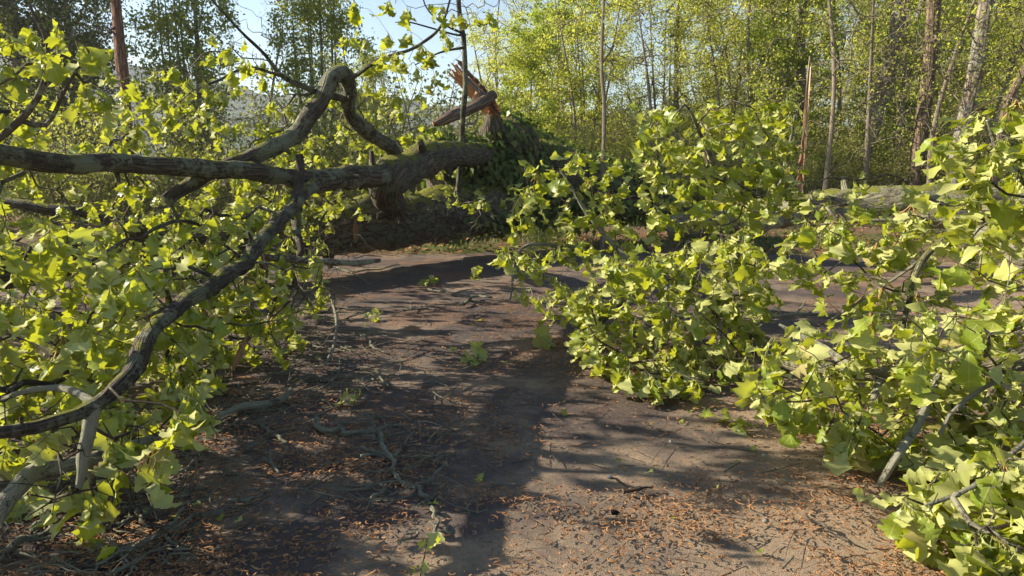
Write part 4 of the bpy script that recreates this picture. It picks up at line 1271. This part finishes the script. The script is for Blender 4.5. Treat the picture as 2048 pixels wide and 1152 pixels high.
plant('leafy_tree', 'columnar', 1, X_at(648, 25), 25, 'upright green tree behind the bent broken limb', 'tree', 'trees behind the fallen oak', 0.95, 2.0)
plant('leafy_tree', 'columnar', 0, X_at(745, 33), 33, 'small dull green tree between the bent limb and the dark sapling', 'tree', 'trees behind the fallen oak', 0.62, 3.0)
plant('bare_tree', 'bare', 0, X_at(545, 30), 30, 'nearly bare twiggy tree between the two upright green trees', 'tree', 'trees behind the fallen oak', 0.95, 1.2)
plant('bare_tree', 'bare', 0, X_at(975, 30), 30, 'nearly bare pale tree against the sky above the splintered trunk', 'tree', 'trees behind the fallen oak', 0.80, 4.2)
for px, y, sc, lab in ((300, 20, 1.2, 'below the pine trunk'), (480, 22, 1.3, 'below the nearly bare tree'), (600, 21, 1.3, 'below the bent broken limb'), (760, 22, 1.5, 'left of the dark sapling'), (860, 20, 1.5, 'behind the broken limb of the ivy trunk'), (130, 19, 1.3, 'below the dark evergreens'), (-40, 18, 1.3, 'at the left edge')):
    plant('shrub', 'shrub', int(r5.integers(2)), X_at(px, y), y, 'leafy shrub behind the fallen oak, ' + lab, 'shrub', 'shrubs behind the fallen oak', sc)

# the wood on the right
LAND = [(900, 'behind the dark sapling'), (1000, 'behind the splintered trunk'), (1100, 'above the ivy-covered stem'), (1206, 'by the pale sapling'), (1250, 'just beyond the pale sapling'), (1310, 'right of the pale sapling'), (1370, 'above the middle leafy branch'), (1450, 'left of the slim midway trunk'),
        (1540, 'left of the splintered stump'), (1620, 'behind the splintered stump'), (1700, 'by the leaning grey trunk'), (1790, 'between the leaning grey and brown trunks'), (1860, 'by the straight brown trunk'), (1960, 'by the thick pale trunk'), (2040, 'at the right edge'), (2150, 'outside the right edge')]
used = {}
def where(px): return min(LAND, key=lambda t: abs(t[0] - px))[1]
def wood(kind, px, y, sc=1.0, name=None, desc='', cat='tree'):
    yl = y
    if y < 45: y = y + max(0.0, (1750 - px)) / 750 * 6.0
    row = 'front' if yl < 25 else ('second' if yl < 34 else ('third' if yl < 46 else 'back'))
    base = f'{desc}, {row} row of the wood, {where(px)}'
    used[base] = used.get(base, 0) + 1
    plant(name or 'woodland_tree', kind, int(r5.integers(9)), X_at(px, y), y, base, cat, 'undergrowth of the wood' if cat == 'shrub' else 'trees of the wood', sc)
DES = {'slender': 'slender yellow-green tree', 'thicket': 'many-stemmed sapling thicket', 'tan': 'olive-tan tree', 'layered': 'bright green layered tree'}
DES['bare'] = 'nearly leafless twiggy tree'
for kind, px, y, sc in (
    ('bare', 1140, 20, .8), ('bare', 1290, 19.5, .8), ('bare', 1425, 21, .8), ('bare', 1560, 21, .85), ('bare', 1735, 20, .85), ('bare', 1800, 21.5, .9), ('bare', 1870, 19.5, .85), ('bare', 1990, 19, .8), ('bare', 1660, 22.5, .9),
    ('layered', 1570, 21.5, .8), ('layered', 1815, 28, .95), ('layered', 1110, 26, 1.1), ('layered', 1770, 24.5, .7), ('layered', 1060, 22, .75),
    ('thicket', 1010, 21, .8), ('thicket', 1170, 21, .95), ('thicket', 1330, 22, 1.0), ('thicket', 1480, 22, .95), ('thicket', 1890, 29, .9), ('thicket', 1985, 27, .8), ('thicket', 2075, 24, .9),
    ('slender', 1030, 29, .95), ('slender', 1215, 28, 1.0), ('slender', 1400, 27.5, 1.0), ('slender', 1550, 28, 1.0), ('slender', 1730, 28, 1.0), ('slender', 1920, 28, 1.0), ('slender', 2010, 30, 1.0), ('slender', 2110, 27, 1.0),
    ('tan', 1070, 38, .9), ('tan', 1440, 37, 1.0), ('tan', 1530, 39, 1.1), ('tan', 1610, 37, 1.1), ('tan', 1775, 37, 1.1), ('tan', 1870, 39, 1.1), ('tan', 1950, 36, 1.1), ('tan', 2050, 38, 1.1), ('tan', 2150, 36, 1.1),
    ('slender', 1130, 49, 1.0), ('slender', 1380, 50, 1.0), ('slender', 1500, 48, 1.1), ('slender', 1585, 52, 1.2), ('slender', 1665, 49, 1.2), ('slender', 1760, 52, 1.25), ('slender', 1850, 49, 1.25), ('slender', 1940, 52, 1.25), ('slender', 2040, 49, 1.25),
    ('tan', 1560, 62, 1.3), ('tan', 1720, 62, 1.4), ('tan', 1810, 60, 1.4), ('tan', 1900, 62, 1.4), ('tan', 2000, 60, 1.4)):
    wood(kind, px, y, sc, desc=DES[kind])
for px, y, sc in ((1120, 18, .8), (1230, 18.5, .9), (1330, 18, .9), (1450, 18.5, .9), (1540, 19, .9), (1670, 20.5, .8), (1760, 21, .8), (1870, 20.5, .8), (1970, 19.5, .8), (2050, 18.5, .8), (1180, 25, 1.2), (1290, 26, 1.3), (1380, 25, 1.3), (1500, 26, 1.3), (1610, 27, 1.2), (1720, 26, 1.3), (1830, 26, 1.3), (1930, 25, 1.3), (2030, 26, 1.3), (1060, 27, 1.3)):
    wood('shrub', px, y, sc, name='shrub', desc='low brushy green shrub', cat='shrub')

# ------------------------------------------------------------------ ground cover
r6 = np.random.default_rng(600)
mb = MB()
def blades(n, x0, x1, yf, h):
    x = r6.uniform(x0, x1, n); y = yf(x) + np.abs(r6.normal(size=n)) * 1.6
    z = rise(x, y) + .02
    dens = snoise(x, y, 9, 3, 1.6) > -0.25
    x, y, z = x[dens], y[dens], z[dens]; n = len(x)
    a = r6.uniform(0, 6.28, n); hh = h * r6.uniform(.4, 1.3, n); w = .006 * r6.uniform(.6, 1.5, n)
    lean = r6.normal(size=(n, 2)) * .5 * hh[:, None]
    b0 = np.stack([x - np.cos(a) * w, y - np.sin(a) * w, z], -1); b1 = np.stack([x + np.cos(a) * w, y + np.sin(a) * w, z], -1)
    m0 = b0 + np.stack([lean[:, 0] * .35, lean[:, 1] * .35, hh * .6], -1); m1 = b1 + np.stack([lean[:, 0] * .35, lean[:, 1] * .35, hh * .6], -1)
    tp = np.stack([x + lean[:, 0], y + lean[:, 1], z + hh], -1)
    V = np.stack([b0, b1, m1, m0, tp], 1).reshape(-1, 3)
    k = (np.arange(n) * 5)[:, None]
    mb.add(V, tris=k + np.array([[3, 2, 4]]), quads=k + np.array([[0, 1, 2, 3]]), tint=np.repeat(r6.random(n), 5))
yedge = lambda x: 13.15 + 0.5 * np.sin(x * 0.55) - 0.14 * np.clip(x - 1, 0, 40)
blades(9000, -6, 13, yedge, .10)
blades(7000, -5, 14, lambda x: yedge(x) + 2, .13)
go = mb.build('grass', M['grass'], kind='stuff'); tag(go, 'patchy short grass along the far edge of the drive', 'grass')

def flat_leaves(n, xs, ys, size, name, mat, label, cat, zf):
    mb = MB()
    V = np.array([(-.3, 0, .0), (0, -.5, .06), (.3, 0, .0), (0, .5, .10), (0, 0, -.05)])
    T = np.array([(0, 1, 4), (1, 2, 4), (2, 3, 4), (3, 0, 4)])
    x, y = xs(n), ys(n)
    pos = np.stack([x, y, zf(x, y)], -1)
    small_leaf_mass(mb, V, T, pos, norm(np.stack([r6.normal(size=n), r6.normal(size=n), r6.normal(size=n) * .2], -1)), np.stack([r6.normal(size=n) * .3, r6.normal(size=n) * .3, np.ones(n)], -1), size * r6.uniform(.5, 1.3, n), r6.random(n))
    o = mb.build(name, mat, kind='stuff'); tag(o, label, cat); return o
flat_leaves(3200, lambda n: r6.uniform(-4, 16, n), lambda n: 12.6 + np.abs(r6.normal(size=n)) * 3.5, .11, 'leaf_litter', M['dry_leaf'], 'rust-brown dead leaves scattered under the edge of the wood', 'leaf litter', lambda x, y: rise(x, y) + .055)

# catkins strewn over the drive
mb = MB()
def catkin_field(n, y0, y1, power=1.0):
    k = 0
    while k < n:
        y = y0 + (y1 - y0) * r6.random() ** power
        x = r6.uniform(-0.78, 0.80) * (y + .4)
        c = snoise(np.array(x), np.array(y), 33, 3, 1.7) + .35 * snoise(np.array(x), np.array(y), 35, 3, 5.0)
        if r6.random() > 0.06 + 1 / (1 + math.exp(-6.0 * (float(c) - 0.28))): continue
        a = r6.uniform(0, 6.28)
        L = r6.uniform(.02, .07) if r6.random() > .45 else r6.uniform(.006, .022)
        catkin_strand(mb, (x, y, .004), (math.cos(a), math.sin(a), 0), L, r6.uniform(.0015, .0033), r6, 5, 3, 0.0, zmin=.001)
        k += 1
catkin_field(11000, 2.2, 5.0, 1.2)
catkin_field(8500, 4.6, 9.5, 1.2)
catkin_field(5000, 2.2, 4.2, 1.0)
# dense drifts
for (px, py, n, rad) in ((1290, 1050, 420, .22), (1340, 1010, 160, .16), (745, 1030, 150, .13), (925, 840, 260, .28), (900, 805, 180, .25), (1010, 880, 160, .18), (650, 1120, 260, .25), (830, 950, 120, .12), (1480, 985, 200, .22), (1690, 1030, 180, .2), (1780, 880, 160, .25), (1100, 720, 220, .35), (1350, 810, 220, .35), (1320, 750, 150, .3), (690, 930, 140, .16), (950, 990, 90, .1), (1230, 680, 200, .35), (1050, 1000, 90, .12), (470, 1080, 140, .2), (1640, 960, 150, .2), (300, 1100, 120, .2)):
    c = G(px, py)
    for _ in range(n):
        a = r6.uniform(0, 6.28); q = c[:2] + r6.normal(size=2) * rad * np.array((1.15, .8))
        catkin_strand(mb, (q[0], q[1], r6.uniform(.003, .012)), (math.cos(a), math.sin(a), 0), r6.uniform(.012, .06), r6.uniform(.0016, .0034), r6, 5, 3, 0.0, zmin=.001 + r6.uniform(0, .008))
co = mb.build('catkins', M['catkin'], kind='stuff'); tag(co, 'orange-brown oak catkins strewn and drifted over the drive', 'catkins')

# fine broken twig litter too small to pick apart
mb = MB()
for _ in range(2600):
    y = r6.uniform(2.3, 9); x = r6.uniform(-.75, .78) * y
    if x > -0.25 * y and r6.random() < .72: continue
    a = r6.uniform(0, 6.28); L = r6.uniform(.02, .16) if r6.random() < .8 else r6.uniform(.15, .35); q = np.array((x, y, .004)); d = np.array((math.cos(a), math.sin(a), 0))
    m = q + d * L * .5 + r6.normal(size=3) * .008; m[2] = .006
    e = q + d * L; e[2] = r6.uniform(.003, .015)
    tube(mb, [q, m, e], np.array((1, .9, .6)) * r6.uniform(.001, .0035), 4, tint=r6.random())
to = mb.build('twig_litter', M['twig_bark'], kind='stuff'); tag(to, 'fine snapped twigs and lichen crumbs littering the drive', 'twigs')

# snapped lichen twigs heaped along the left side of the drive
mb = MB()
for poly, n in (([(0, 880), (330, 800), (560, 760), (480, 960), (340, 1152), (0, 1152)], 330), ([(330, 640), (700, 560), (760, 760), (480, 860)], 260), ([(560, 780), (900, 640), (960, 1000), (640, 1010)], 110)):
    xs = [a for a, b in poly]; ys = [b for a, b in poly]; k = 0
    while k < n:
        x, y = r6.uniform(min(xs), max(xs)), r6.uniform(min(ys), max(ys))
        if not in_poly(x, y, poly): continue
        k += 1
        q = G(x, y) + np.array((0, 0, .006)); a = r6.uniform(0, 6.28); L = r6.uniform(.06, .34); w = r6.uniform(.0018, .0055)
        pts = [q]; d = np.array((math.cos(a), math.sin(a), r6.uniform(-.02, .12)))
        for _ in range(4):
            d = norm(d + r6.normal(size=3) * np.array((.35, .35, .12))); e = pts[-1] + d * L / 4; e[2] = max(w, e[2]); pts.append(e)
        tube(mb, pts, w * np.array((1.1, 1.0, .9, .75, .5)), 5, rough=.15)
        for _ in range(r6.integers(0, 3)):
            j = r6.integers(1, 4); d2 = norm(d + r6.normal(size=3) * .9); d2[2] = abs(d2[2]) * .4; e = pts[j] + d2 * L * r6.uniform(.15, .4)
            tube(mb, [pts[j], pts[j] * .5 + e * .5 + r6.normal(size=3) * .004, e], w * np.array((.7, .55, .35)), 4)
bt = mb.build('broken_twigs', M['lichen_bark'], kind='stuff'); tag(bt, 'tangle of snapped pale lichen twigs along the left side of the drive', 'twigs')

# loose grit
mb = MB()
n = 9000
gy = 2.2 + 5.5 * r6.random(n) ** 1.5; gx = r6.uniform(-.8, .82, n) * (gy + .3)
OV = np.array([(1, 0, 0), (0, 1, 0), (-1, 0, 0), (0, -1, 0), (0, 0, .8), (0, 0, -.5)]); OT = np.array([(0, 1, 4), (1, 2, 4), (2, 3, 4), (3, 0, 4)])
gs = .0016 + .0035 * r6.random(n) ** 3
vv = OV[None] * gs[:, None, None] * r6.uniform(.6, 1.4, (n, 6, 1)) + np.stack([gx, gy, np.full(n, -.002)], -1)[:, None]
mb.add(vv.reshape(-1, 3), tris=(OT[None] + (np.arange(n) * 6)[:, None, None]).reshape(-1, 3), tint=np.repeat(r6.random(n), 6))
go2 = mb.build('grit', M['grit'], kind='stuff', smooth=False); tag(go2, 'loose brown and grey grit scattered on the drive', 'grit')

# torn leaf fragments
mb = MB(); items = []
for _ in range(60):
    y = r6.uniform(2.6, 8); x = r6.uniform(-.6, .5) * y
    a = r6.uniform(0, 6.28); ax_ = np.array((math.cos(a), math.sin(a), .03)); z = norm(np.array((r6.normal() * .2, r6.normal() * .2, 1 if r6.random() < .6 else -1)))
    z = norm(z - ax_ * np.dot(z, ax_)); items.append((np.array((x, y, .012)), np.stack([np.cross(ax_, z), ax_, z], 1), r6.uniform(.03, .07), int(r6.integers(24))))
leaf_mass(mb, items, r6)
lo = mb.build('leaf_scraps', M['oak_leaf'], kind='stuff'); tag(lo, 'small torn green leaf scraps dotted over the drive', 'leaf scraps')

# ------------------------------------------------------------------ sticks lying on the drive, one by one
def stick(label, paths, rad, mat='lichen_bark', lumps=True, seed=0, name='fallen_stick'):
    r = np.random.default_rng(900 + seed)
    base = G(*paths[0][len(paths[0]) // 2])
    mb = MB()
    for k, path in enumerate(paths):
        rr = rad * (1 if k == 0 else .62)
        pts = []
        for i, q in enumerate(path):
            g = G(q[0], q[1]); h = q[2] if len(q) > 2 else 0.0
            pts.append(list(g + np.array((0, 0, rr + h))) + [rr * (1.12 - .5 * i / max(1, len(path) - 1))])
        kk = [pts[0]]
        for a_, b_ in zip(pts[:-1], pts[1:]):
            a_, b_ = np.array(a_), np.array(b_); m_ = a_ * .5 + b_ * .5; m_[:2] += r.normal(size=2) * rr * 1.6; m_[2] += abs(r.normal()) * rr * .6
            kk += [list(m_), list(b_)]
        c = rough_path(catmull(kk, .012), r, .6)
        c[:, 2] = np.maximum(c[:, 2], c[:, 3] * .7)
        tube(mb, c[:, :3], c[:, 3], 8, rough=.34)
        if lumps:
            for _ in range(int(len(c) * 1.3)):     # frilly lichen tufts
                i = r.integers(1, len(c)); d = norm(r.normal(size=3) + np.array((0, 0, .5)))
                q = c[i, :3] + d * c[i, 3] * .7
                tube(mb, [q, q + d * c[i, 3] * r.uniform(.3, 1.1) + r.normal(size=3) * .003], [c[i, 3] * r.uniform(.3, .6), c[i, 3] * .15], 4)
        for _ in range(max(1, len(c) // 14)):       # snapped side twigs
            i = r.integers(1, len(c)); a = r.uniform(0, 6.28)
            d = norm(np.array((math.cos(a), math.sin(a), r.uniform(0, .5)))); L = r.uniform(.03, .10)
            q = c[i, :3]; m = q + d * L * .5 + r.normal(size=3) * .006; e = q + d * L + r.normal(size=3) * .01
            tube(mb, [q, m, e], [c[i, 3] * .5, c[i, 3] * .4, c[i, 3] * .25], 5)
    o = mb.build(name, M[mat], origin=(base[0], base[1], 0))
    tag(o, label, 'stick', 'sticks on the drive')
    return o

STICKS = [
 ('long forked lichen stick lying across the middle of the drive, largest of the sticks', [[(759, 869), (778, 917), (788, 945), (820, 977), (841, 994), (862, 1000)], [(720, 898), (773, 914), (816, 916), (866, 917)], [(785, 917), (808, 892), (830, 874, .03)], [(827, 980), (860, 962), (893, 938, .03)], [(722, 916), (745, 908), (775, 918)]], .0125),
 ('thick dark stick with a pale snapped end, just behind the long forked stick', [[(633, 846), (656, 867), (690, 872), (733, 868), (802, 858, .01)], [(735, 866), (744, 850, .01)], [(730, 874), (748, 882)]], .0150),
 ('knobbly lichen stick pointing at the camera, below the long forked stick', [[(863, 1018), (868, 1035), (874, 1056), (888, 1066), (903, 1070)], [(876, 1058), (858, 1044)], [(890, 1066), (896, 1055, .01)]], .0095),
 ('small elbow-shaped lichen stick left of the long forked stick', [[(740, 999), (764, 991), (770, 971)]], .0085),
 ('short lichen stick with a frilly tuft near the bottom edge', [[(799, 1089), (816, 1081), (836, 1067)], [(810, 1070), (836, 1068)]], .0080),
 ('pale straight lichen stick slanting down, left of centre', [[(520, 848), (544, 869), (572, 890), (573, 903)]], .0105),
 ('grey lichen stick lying beside the orange patch on the left', [[(455, 1008), (495, 1006), (520, 994), (546, 980)]], .0095),
 ('thin lichen stick below the grey one on the left', [[(391, 1031), (440, 1026), (481, 1018)]], .0080),
 ('long lichen stick rising to the right under the lowest leaves', [[(209, 1062), (258, 1042), (314, 1003), (322, 990)], [(262, 1040), (268, 1008, .02)]], .0100),
 ('thin dark wandering stick crossing two others in the lower left', [[(223, 956, .05), (258, 994, .03), (279, 1040, .02), (321, 1064, .02), (338, 1085), (363, 1113)], [(223, 956, .05), (226, 1000, .01), (230, 1045)]], .0085),
 ('lichen stick crossed by the dark wandering stick', [[(225, 1108), (270, 1094), (318, 1076), (350, 1050), (377, 1015, .02)], [(330, 1066), (352, 1058), (393, 1028)]], .0110),
 ('thick mossy stick running out of the lower left corner', [[(-40, 1150), (0, 1126), (70, 1081), (112, 1060)], [(60, 1085), (75, 1062, .03)]], .0170),
 ('forked pale stick above the thick mossy stick in the lower left', [[(63, 1062), (90, 1040, .01), (130, 1025, .02), (176, 1006, .04)], [(92, 1040, .02), (80, 1015, .06)]], .0130),
 ('dark stick along the bottom edge in the lower left', [[(150, 1139), (190, 1136), (227, 1132)]], .0090),
 ('lichen-tufted stub lying alone left of centre', [[(528, 922), (545, 935), (556, 948)], [(545, 934), (543, 912, .03)]], .0110),
 ('slim grey stick in the shade of the fallen trunk', [[(857, 580), (880, 584), (902, 590), (937, 581)]], .0110),
 ('bushy lichen stick in the shade of the fallen trunk, nearer the leafy branch', [[(919, 613), (938, 603), (957, 595), (983, 597)], [(940, 603), (960, 606), (978, 606)]], .0160),
 ('pale crooked stick on the dark asphalt right of the hanging twig', [[(721, 671), (733, 680), (742, 692), (770, 706)], [(742, 693), (752, 686)]], .0110),
 ('short grey stick beyond the wilted leaf scraps', [[(805, 624), (830, 621), (857, 618)], [(825, 622), (822, 606, .03)]], .0110),
 ('small pale forked stick behind the thick dark stick', [[(753, 744), (760, 755), (772, 772)], [(760, 756), (800, 752), (832, 750)]], .0095),
 ('dark stick half hidden left of the small forked stick', [[(600, 770), (650, 768), (700, 764)], [(711, 741), (735, 744), (762, 748)]], .0100),
 ('small stick lying by the orange wood chip', [[(690, 640), (706, 634), (722, 629)]], .0090),
 ('dark snapped stick with a pale band on the sunlit drive', [[(1246, 986), (1275, 983), (1308, 977)], [(1221, 957), (1246, 970), (1275, 982)]], .0085),
 ('bare pale stick lying on the sunlit drive at lower right', [[(1605, 1036), (1645, 1052), (1697, 1085)], [(1648, 1054), (1636, 1061)]], .0070),
 ('hair-thin straw on the sunlit drive left of the bare pale stick', [[(1448, 1060), (1470, 1073), (1494, 1091)]], .0025),
 ('small twig with a pale tip in the middle of the drive', [[(1055, 905), (1098, 908), (1102, 893, .02)], [(1100, 906), (1116, 930)]], .0050),
 ('knotty grey branch lying under the middle leafy branch', [[(1540, 640), (1590, 632), (1650, 632), (1700, 640)], [(1590, 632), (1610, 612, .05)]], .0150),
 ('long dark stick under the near right leafy branch', [[(1500, 700), (1560, 745), (1640, 770), (1720, 800)]], .0230),
 ('mossy crooked stick under the lower left leaves', [[(330, 850), (390, 822), (430, 840), (500, 815)], [(390, 822), (400, 795, .06)]], .0140),
 ('stick lying among torn bark left of centre', [[(400, 775), (460, 765), (530, 755), (600, 745)], [(480, 763), (476, 785)]], .0120),
 ('grey branchlet on the shaded drive below the fork of the oak', [[(640, 520), (700, 545), (760, 540), (800, 530)], [(700, 545), (740, 570)]], .0130),
 ('bleached stick along the left side of the shaded drive', [[(560, 700), (610, 690), (655, 700), (690, 705)]], .0100),
]
BARE = {22, 23, 24}
for k, (lab, paths, rad) in enumerate(STICKS):
    m = 'dead_twig' if k in (23, 24) else ('brown_bark' if k == 22 else ('twig_bark' if k in (9, 13, 20, 27, 28) else 'lichen_bark'))
    stick(lab, paths, rad, m, lumps=(k not in BARE and m == 'lichen_bark'), seed=k)

# sprays of oak leaves torn off and lying on the drive
def spray(label, px, py, n, size, seed, ang=0.0, lift=.03, spread=1.0):
    r = np.random.default_rng(1200 + seed)
    c = G(px, py); root = thing('leaf_spray', label, 'leaf spray', (c[0], c[1], 0), 'leaf sprays on the drive')
    d = np.array((math.cos(ang), math.sin(ang), .04))
    L = .05 + .012 * n
    pts = np.array([c + np.array((0, 0, .008)) + d * L * t + np.array((0, 0, lift * t)) for t in (-.6, -.2, .3, .8)])
    if n > 1:
        mb = MB(); tube(mb, pts, [.003, .0028, .0024, .0018], 5); mb.build('stem', M['twig_bark'], root)
    for k in range(n):
        tip = pts[0] + (pts[-1] - pts[0]) * r.uniform(.3, 1) if n > 1 else c + np.array((0, 0, .012))
        for (p, R, s, var) in cluster(tip, d, r, 1, size * .9, .12, .5, zmin=.010, flat=True):
            o = bpy.data.objects.new('leaf', LEAF_MESH[var])
            q = p - np.array(root.location)
            o.matrix_local = Matrix([list(R[0] * s) + [q[0]], list(R[1] * s) + [q[1]], list(R[2] * s) + [q[2]], [0, 0, 0, 1]])
            COL.objects.link(o); o.parent = root
spray('wilted pale-green oak leaf spray lying alone in the middle of the drive', 965, 726, 9, .15, 1, 2.6, .02)
spray('flattened bright green spray of oak leaves on the sunlit drive before the near right branch', 1490, 850, 10, .15, 2, 3.0, .03)
spray('second bright spray with a curled stalk, touching the near right branch', 1560, 848, 7, .12, 3, 0.2, .02)
spray('shaded green leaf spray at the left foot of the middle leafy branch', 1110, 695, 7, .17, 4, 2.9, .08)
spray('dark green leaf spray on the shaded drive beyond the bushy lichen stick', 945, 555, 7, .17, 5, .4, .05)
spray('pale limp leaf spray on the shaded drive left of the dark green one', 872, 566, 6, .16, 6, 2.7, .04)
spray('limp green leaf spray lying beside the short grey stick', 760, 640, 7, .15, 7, 2.2, .05)
spray('flat green leaf spray near the thick dark stick', 665, 816, 6, .13, 8, .1, .03)
spray('oak leaf spray standing up at the bottom edge of the picture', 842, 1150, 6, .10, 9, 1.4, .10)
spray('dark lobed leaves lying in the lower left among sticks', 150, 1085, 4, .17, 10, .6, .03)
spray('pale lobed leaf lying below the dark lobed leaves', 222, 1112, 1, .11, 11, -.4)
spray('single pale leaf on the sunlit drive left of the flattened spray', 1374, 850, 1, .07, 12, 1.2)
spray('small yellow leaf scrap on the orange catkin drift', 1346, 1040, 1, .05, 13, 2.0)
spray('tiny yellow-green sprig on the sunlit drive above the bare pale stick', 1462, 938, 2, .05, 14, .3)
spray('small pale leaf sprig under the middle leafy branch', 1415, 812, 2, .08, 15, 1.0)

# wood chips
def chip(label, px, py, L, w, ang, mat, seed, lift=0.0):
    r = np.random.default_rng(1300 + seed); c = G(px, py)
    n = 7; v, uv, q = [], [], []
    d = np.array((math.cos(ang), math.sin(ang), lift)); sd = np.array((-math.sin(ang), math.cos(ang), .1))
    for k in range(n):
        t = k / (n - 1); ww = w * (math.sin(math.pi * (0.12 + .78 * t)) ** .7) * r.uniform(.75, 1.2)
        for s_, z_ in ((-1, .004), (1, .006), (.8, .03), (-.7, .035)):
            v.append(c + d * L * (t - (.5 if not lift else 0)) + sd * s_ * ww / 2 + np.array((0, 0, z_ * (1.3 - abs(t - .4)) + r.normal() * .003 + .004))); uv.append((s_ * .06, t * L))
    for k in range(n - 1):
        for e in range(4): q.append((k * 4 + e, k * 4 + (e + 1) % 4, k * 4 + 4 + (e + 1) % 4, k * 4 + 4 + e))
    q += [(0, 3, 2, 1), (n * 4 - 4, n * 4 - 3, n * 4 - 2, n * 4 - 1)]
    mb = MB(); mb.add(np.array(v), quads=q, uv=uv)
    o = mb.build('wood_chip', M[mat], origin=(c[0], c[1], 0), smooth=False)
    tag(o, label, 'wood chip', 'splinters of wood on the drive')
chip('pale orange wood chip lying in the shade under hanging leaves', 638, 622, .20, .10, .1, 'pale_wood', 1)
chip('small reddish bark chip on the dark asphalt', 826, 660, .12, .05, .2, 'split_wood', 2)
chip('long reddish splinter in the heap of torn bark left of centre', 445, 765, .55, .06, .25, 'split_wood', 3)
chip('second long splinter in front in the heap of torn bark', 425, 785, .45, .05, -.1, 'split_wood', 4)
chip('orange splinter standing up in the heap of torn bark', 462, 752, .18, .05, 1.1, 'split_wood', 5, 1.4)

# pebbles and an acorn cup
def pebble(label, px, py, s, seed, mat='stone'):
    r = np.random.default_rng(1400 + seed); c = G(px, py)
    mb = MB(); n = 7; rows = []
    for k in range(n):
        th = math.pi * k / (n - 1); rows.append((math.sin(th) * s + 1e-4, math.cos(th) * s * .7 + s * .6))
    v = [c + np.array((rr * math.cos(a), rr * math.sin(a), z)) * r.uniform(.85, 1.15) for rr, z in rows for a in np.linspace(0, 2 * math.pi, 10)[:-1]]
    q = [(i * 9 + j, i * 9 + (j + 1) % 9, (i + 1) * 9 + (j + 1) % 9, (i + 1) * 9 + j) for i in range(n - 1) for j in range(9)]
    v = np.array(v) - c; v[:, 2] = np.maximum(v[:, 2], .001)
    mb.add(v + c, quads=[t[::-1] for t in q], tint=r.random())
    o = mb.build('pebble', M[mat], origin=(c[0], c[1], 0)); tag(o, label, 'pebble', 'pebbles on the drive')
pebble('lichen-grey lump on the sunlit drive left of the bare pale stick', 1531, 1046, .016, 1)
pebble('pale pebble on the edge of the shadow above the sunlit drive', 1342, 886, .014, 2)
pebble('small dark-sided pebble behind the sunlit drive, right of the yellow-green sprig', 1528, 913, .012, 3)
pebble('pale lump at the end of the dark snapped stick', 1219, 957, .014, 4)
pebble('flat grey crumb of lichen by the small twig in the middle of the drive', 1057, 892, .013, 5)
c = G(1226, 1030); mb = MB()
tube(mb, [c + np.array((-.008, 0, .014)), c + np.array((0, 0, .014)), c + np.array((.016, .0, .013)), c + np.array((.03, .004, .010))], [.011, .0135, .011, .003], 10, cap0=False)
tube(mb, [c + np.array((-.008, 0, .014)), c + np.array((.006, 0, .014))], [.0095, .004], 10, cap0=False)
o = mb.build('acorn_cup', M['acorn'], origin=(c[0], c[1], 0)); tag(o, 'black empty acorn cup on the sunlit drive left of the catkin drift', 'acorn cup')

# ------------------------------------------------------------------ air
hz = bpy.data.materials.new('haze'); hz.use_nodes = True
hn = hz.node_tree; hn.nodes.clear()
ho = hn.nodes.new('ShaderNodeOutputMaterial'); pv = hn.nodes.new('ShaderNodeVolumePrincipled')
pv.inputs['Color'].default_value = (0.86, 0.93, 1.0, 1)
pv.inputs['Density'].default_value = 0.00045
pv.inputs['Anisotropy'].default_value = 0.3
hn.links.new(pv.outputs[0], ho.inputs['Volume'])
mb = MB()
x0, x1, y0, y1, z0, z1 = -900, 900, -320, 950, -20, 128
v = [(x, y, z) for z in (z0, z1) for y in (y0, y1) for x in (x0, x1)]
mb.add(v, quads=[(0, 2, 3, 1), (4, 5, 7, 6), (0, 1, 5, 4), (2, 6, 7, 3), (0, 4, 6, 2), (1, 3, 7, 5)])
ho_ = mb.build('haze', hz, kind='stuff', smooth=False)
